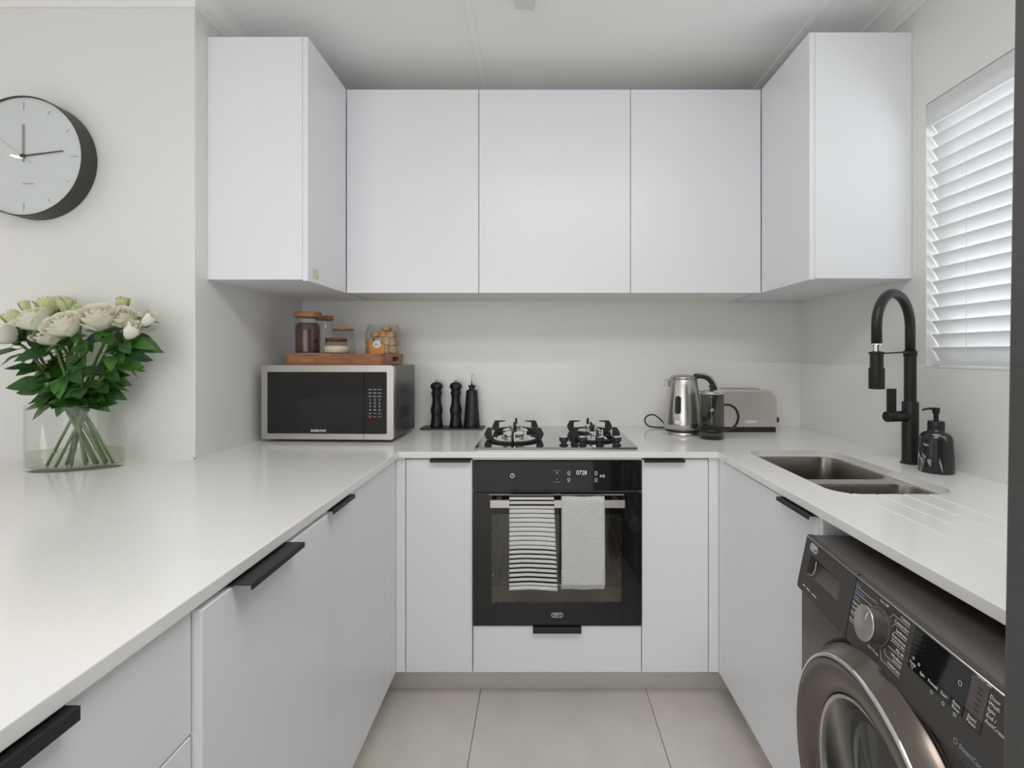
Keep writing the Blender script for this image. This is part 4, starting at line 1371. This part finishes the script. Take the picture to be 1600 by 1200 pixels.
# ------------------------------------------------------------------ venetian blind
bl = thing('venetian_blind', 'white slatted venetian blind lowered in the kitchen window', 'blind', (XR + 0.030, WY0, WZ0))
BL = wl - 0.008
MB().box(-0.031, -0.020, 0.003, wl - 0.003, wh - 0.075, wh - 0.004).build('valance', M_slat, bl, bevel=0.002)
MB().box(-0.018, 0.028, 0.006, wl - 0.006, wh - 0.050, wh - 0.003).build('head_rail', M_slat, bl)
sm = MB()
ta = R(58)
n = 5
prof = []
for k in range(n + 1):
    u = -0.025 + 0.05 * k / n
    prof.append((u, 0.0018 * (1 - (u / 0.025) ** 2)))
prof += [(u, w - 0.0026) for u, w in prof[::-1]]
rot = [(u * math.cos(ta) + w * math.sin(ta), -u * math.sin(ta) + w * math.cos(ta)) for u, w in prof]
sm.prism(rot, 'y', 0.004, 0.004 + BL)
slat_me = sm.mesh('slat', M_slat)
for k in range(18):
    s_ = link('slat', slat_me, bl)
    s_.location = (0.0, 0.0, 0.044 + 0.0423 * k)
MB().box(-0.012, 0.016, 0.006, wl - 0.006, 0.008, 0.022).build('bottom_rail', M_slat, bl, bevel=0.002)
for yy in (0.12, wl - 0.30, wl - 0.14):
    for xx in (-0.021, 0.022):
        MB().tube([(xx, yy, 0.02), (xx, yy, wh - 0.05)], 0.0007, 5).build('ladder_cord', M_white, bl)

# ------------------------------------------------------------------ clock
ck = thing('wall_clock', 'round white-faced wall clock with deep dark case', 'clock', (-1.632, YP, EYE + 0.626))
T = 0.056
MB().lathe([(0.188, -0.0005), (0.190, -0.002), (0.190, -T), (0.1885, -T - 0.001), (0.1865, -T), (0.1865, -T + 0.006)], 96, axis='y', close=False).build('case', M_clockcase, ck, angle=40)
MB().lathe([(0.1865, -0.0005), (0.1865, -T + 0.006), (0, -T + 0.006)], 96, axis='y').build('dial', M_clockface, ck, angle=40)
fy = -T + 0.0055


def hand(name, ang, l0, l1, w0, w1, m, y):
    d_ = Vector((math.sin(R(ang)), 0, math.cos(R(ang))))
    s_ = Vector((math.cos(R(ang)), 0, -math.sin(R(ang))))
    vs = [d_ * -l0 + s_ * w0, d_ * -l0 - s_ * w0, d_ * l1 - s_ * w1, d_ * l1 + s_ * w1]
    vs = [(v.x, y, v.z) for v in vs] + [(v.x, y + 0.0008, v.z) for v in vs]
    MB().add(vs, [(0, 1, 2, 3), (7, 6, 5, 4), (0, 4, 5, 1), (1, 5, 6, 2), (2, 6, 7, 3), (3, 7, 4, 0)]).build(name, m, ck)


hand('hour_hand', 0, 0.018, 0.100, 0.0028, 0.0028, M_greyprint, fy - 0.003)
hand('minute_hand', 83, 0.022, 0.130, 0.0026, 0.0016, M_clockcase, fy - 0.0045)
hand('second_hand', -52.5, 0.040, 0.150, 0.0005, 0.0005, M_clocktick, fy - 0.006)
MB().lathe([(0.0065, fy), (0.0065, fy - 0.006), (0, fy - 0.007)], 20, axis='y').build('hub', M_clockcase, ck)
for k in range(12):
    a = 30 * k
    d_ = Vector((math.sin(R(a)), 0, math.cos(R(a))))
    s_ = Vector((d_.z, 0, -d_.x))
    l0, l1 = (0.148, 0.172) if k % 3 == 0 else (0.154, 0.166)
    w = 0.0012
    vs = [d_ * l0 + s_ * w, d_ * l0 - s_ * w, d_ * l1 - s_ * w, d_ * l1 + s_ * w]
    MB().add([(v.x, fy - 0.0006, v.z) for v in vs], [(0, 1, 2, 3)]).build('hour_mark', M_clocktick, ck, fix=False)
MB().box(-0.004, 0.034, fy - 0.0006, fy - 0.0003, -0.088, -0.0855).build('dial_print', M_clocktick, ck)
MB().lathe([(0.1862, -T + 0.0002), (0.0, -T + 0.0002)], 64, axis='y', close=False).build('cover_glass', M_glass, ck)

# ------------------------------------------------------------------ vase + water
VC = Vector((-1.388, 1.495, ZC))
VA, VB_, VR, VH = 0.123, 0.052, R(17), 0.194
vs_ = thing('glass_vase', 'clear oval glass vase on the left worktop', 'vase', tuple(VC), (0, 0, VR))
prof = [(0.93, 0.0), (0.985, 0.004), (1.0, 0.010), (1.0, VH - 0.003), (0.99, VH), (0.975, VH - 0.002), (0.970, 0.014), (0.90, 0.010), (0.0, 0.010)]


def oval(prof, n=56):
    mb = MB()
    mb.lathe([(r_, z_) for r_, z_ in prof], n, sx=VA, sy=VB_)
    return mb


oval(prof).build('glass', M_glass, vs_, smooth=True)
wa = oval([(0.0, 0.0105), (0.90, 0.0105), (0.966, 0.0145), (0.966, 0.058), (0.0, 0.058)]).build('water', M_water, angle=50)
wa.location = VC
wa.rotation_euler = (0, 0, VR)
tag(wa, 'shallow clear water in the bottom of the flower vase', 'water')

# ------------------------------------------------------------------ roses
def petal_mesh(R_, npet, openness, hgt, rnd, curl=0.3):
    mb = MB()
    for i in range(npet):
        t = i / max(1, npet - 1)                 # 0 inner .. 1 outer
        phi = i * 2.39996 + rnd.uniform(-0.15, 0.15)
        rad = R_ * (0.16 + 0.84 * t ** 0.85)
        hh = hgt * (1.0 - 0.22 * t * openness) * rnd.uniform(0.95, 1.04)
        wid = (1.35 - 0.45 * t)
        flare_ = openness * (t ** 1.6)

        def fn(u, v, rad=rad, hh=hh, wid=wid, flare_=flare_, phi=phi, t=t):
            a = (u - 0.5) * 2
            body = math.sin(min(1.0, v * 1.25) * math.pi / 2) ** 0.8
            rr = rad * (0.22 + 0.78 * body)
            if t < 0.5:
                rr *= 1 - (0.5 - t) * 0.9 * max(0, v - 0.45)
            rr += rad * flare_ * 0.42 * max(0, v - 0.62) ** 1.2 * 2.2
            z = hh * v
            z -= flare_ * R_ * curl * max(0, v - 0.75) ** 1.3 * 3.0
            z -= hh * 0.16 * abs(a) ** 2.2 * v
            sh = math.sin(math.pi * (0.16 + 0.62 * v)) ** 0.6
            an = phi + a * wid * sh
            rr *= 1 + 0.035 * math.sin(3 * a + phi * 3) * v
            return rr * math.cos(an), rr * math.sin(an), z
        mb.grid(fn, 7, 6)
    return mb


def leaf_mesh(fold, droop, m):
    mb = MB()

    def fn(u, v):
        a = (u - 0.5) * 2
        w = 0.33 * math.sin(math.pi * v ** 0.8) ** 0.85 * (1 - 0.15 * v)
        return a * w, v, fold * abs(a) * w - droop * v * v + 0.02 * math.sin(14 * v) * abs(a)
    mb.grid(fn, 4, 8)
    mb.tube([(0, -0.22, 0.01), (0, 0.0, 0.0), (0, 0.5, -droop * 0.25 - 0.004)], [0.014, 0.016, 0.008], 5)
    return mb.mesh('leaf', m, smooth=True, fix=False)


leaf_meshes = [leaf_mesh(0.35, 0.25, M_leaf), leaf_mesh(0.15, 0.45, M_leaf), leaf_mesh(0.4, 0.1, M_leaf2), leaf_mesh(0.25, 0.6, M_leaf2)]
rr_ = random.Random(11)
ROSES = [
    # X, Y, z, radius, kind, lean x, lean y
    (-1.464, 1.440, 1.344, 0.0425, 'open', -0.25, -0.45, 'large open white rose at front of the bouquet, second from left'),
    (-1.353, 1.415, 1.326, 0.0472, 'open', -0.05, -0.50, 'large open white rose at the front centre of the bouquet'),
    (-1.295, 1.460, 1.351, 0.0525, 'open', 0.20, -0.40, 'largest open white rose right of the bouquet centre'),
    (-1.247, 1.490, 1.353, 0.0402, 'open', 0.35, -0.40, 'medium open white rose on the right of the bouquet'),
    (-1.567, 1.460, 1.304, 0.0412, 'open', -0.65, -0.40, 'open white rose cut by the left picture edge'),
    (-1.584, 1.505, 1.348, 0.0309, 'bud', -0.45, -0.30, 'pale green opening rosebud on the far left of bouquet'),
    (-1.512, 1.530, 1.387, 0.0334, 'bud', -0.12, -0.25, 'pale green rosebud standing behind the two front roses'),
    (-1.445, 1.525, 1.391, 0.0294, 'bud', 0.06, -0.25, 'yellow-green rosebud at the top centre of the bouquet'),
    (-1.606, 1.560, 1.392, 0.0200, 'bud', -0.25, -0.10, 'small green rosebud at the top left of the bouquet'),
    (-1.295, 1.550, 1.399, 0.0239, 'bud', 0.15, -0.15, 'small pale rosebud at the top right of the bouquet'),
    (-1.192, 1.460, 1.315, 0.0300, 'bud', 0.75, -0.35, 'half-open white rosebud leaning right and low over the leaves'),
    (-1.161, 1.480, 1.348, 0.0247, 'bud', 0.95, -0.15, 'small white rosebud sticking out furthest to the right'),
    (-1.447, 1.475, 1.301, 0.0435, 'open', -0.15, -0.45, 'low white rose half hidden under the front roses'),
    (-1.515, 1.565, 1.407, 0.0301, 'open', 0.00, -0.25, 'white rose peeping out at the back of the bouquet top'),
    (-1.405, 1.520, 1.373, 0.0215, 'bud', 0.10, -0.20, 'small green rosebud between the two largest roses'),
]
for idx, (hx_, hy_, hz_, sz, kind, lx, ly, lab) in enumerate(ROSES):
    rnd = random.Random(100 + idx)
    # stem foot on the vase floor
    a = 2 * math.pi * (idx * 0.381966)
    fr_ = 0.78 * math.sqrt((idx + 0.8) / 13.5)
    side = -1 if hx_ > VC.x else 1
    loc2 = Vector((side * abs(math.cos(a)) * VA * fr_, math.sin(a) * VB_ * fr_ * 0.8, 0.012))
    foot = VC + Matrix.Rotation(VR, 3, 'Z') @ loc2
    neckl = Vector((0.045 * (1 if hx_ > VC.x else -1) * rnd.uniform(0.0, 0.8) + 0.002, VB_ * 0.5 * rnd.uniform(-1, 1) * 0.8, 0.20))
    neck = VC + Matrix.Rotation(VR, 3, 'Z') @ neckl
    headp = Vector((hx_, hy_, hz_))
    axis = Vector((lx * 0.8, ly * (1.35 if kind == 'open' else 0.8), 0.75)).normalized()
    hgt = sz * (1.45 if kind == 'open' else 2.2)
    base = headp - axis * hgt * 0.55
    pre = base - axis * 0.035
    t = thing('white_rose', lab, 'flower', tuple(foot), group='white roses in the vase')
    path = smoothpath([foot, foot.lerp(neck, 0.55), neck, neck.lerp(pre, 0.55) + Vector((0, 0, 0.006)), pre, base], 5)
    MB().tube([p_ - foot for p_ in path], [0.0040] * len(path), 7).build('stem', M_stem, t, smooth=True)
    q = axis.to_track_quat('Z', 'Y')
    if kind == 'open':
        mb = petal_mesh(sz * 0.92, 22, 0.62, hgt, rnd)
        bl_ = mb.build('bloom', M_petal, t, smooth=True, fix=False)
    else:
        mb = petal_mesh(sz * 0.80, 9, 0.28, hgt, rnd, 0.1)
        bl_ = mb.build('bloom', M_petal if idx in (10, 11) else M_bud, t, smooth=True, fix=False)
    bl_.location = base - foot
    bl_.rotation_mode = 'QUATERNION'
    bl_.rotation_quaternion = q
    sep = MB()
    for k in range(5):
        a2 = k * 2 * math.pi / 5 + rnd.random()
        c_, s_ = math.cos(a2), math.sin(a2)

        def fs_(u, v, c_=c_, s_=s_):
            a3 = (u - 0.5) * 2
            w = sz * 0.26 * (1 - v) ** 0.8
            r_ = sz * (0.16 + 0.75 * v ** 0.8)
            z_ = sz * (-0.08 + (0.55 if kind == 'bud' else -0.10) * v)
            return r_ * c_ - a3 * w * s_, r_ * s_ + a3 * w * c_, z_
        sep.grid(fs_, 2, 4)
    sep.lathe([(0.003, -sz * 0.35), (sz * 0.22, -sz * 0.20), (sz * 0.26, 0.0), (sz * 0.2, sz * 0.06)], 10)
    so_ = sep.build('sepals', M_leaf2, t, smooth=True, fix=False)
    so_.location, so_.rotation_mode, so_.rotation_quaternion = bl_.location, 'QUATERNION', q
    # leaves along the upper stem
    nl = 11
    cand = [p_ for p_ in path if ZC + VH - 0.004 < p_.z < hz_ - 0.035]
    for k in range(nl):
        p_ = cand[int(((k + rnd.random() * 0.8) / nl) ** 1.25 * (len(cand) - 1))]
        out = Vector((p_.x - VC.x + rnd.uniform(-0.05, 0.05), p_.y - VC.y + rnd.uniform(-0.09, 0.03), 0))
        if out.length < 0.01:
            out = Vector((rnd.uniform(-1, 1), -1, 0))
        out.normalize()
        out = Matrix.Rotation(rnd.uniform(-1.1, 1.1), 3, 'Z') @ out
        L_ = rnd.uniform(0.055, 0.082)
        if p_.y + out.y * L_ > YP - 0.03:
            out.y = -abs(out.y) - 0.2
        low = p_.z < ZC + VH + 0.05
        dirv = Vector((out.x, out.y, rnd.uniform(-0.35, 0.10) if low else rnd.uniform(-0.45, 0.35))).normalized()
        if p_.z < ZC + VH + 0.012:
            dirv.z = abs(dirv.z)
            dirv.normalize()
        nrm = Vector((rnd.uniform(-0.5, 0.5), -0.75 + rnd.uniform(-0.4, 0.5), 0.65)).normalized()
        xa = dirv.cross(nrm)
        if xa.length < 0.1:
            xa = dirv.orthogonal()
        xa.normalize()
        za = xa.cross(dirv).normalized()
        lo = link('leaf', rnd.choice(leaf_meshes), t)
        mm = Matrix((xa, dirv, za)).transposed().to_4x4()
        lo.matrix_local = Matrix.Translation((p_ - foot) + dirv * L_ * 0.2) @ mm @ Matrix.Scale(L_, 4)
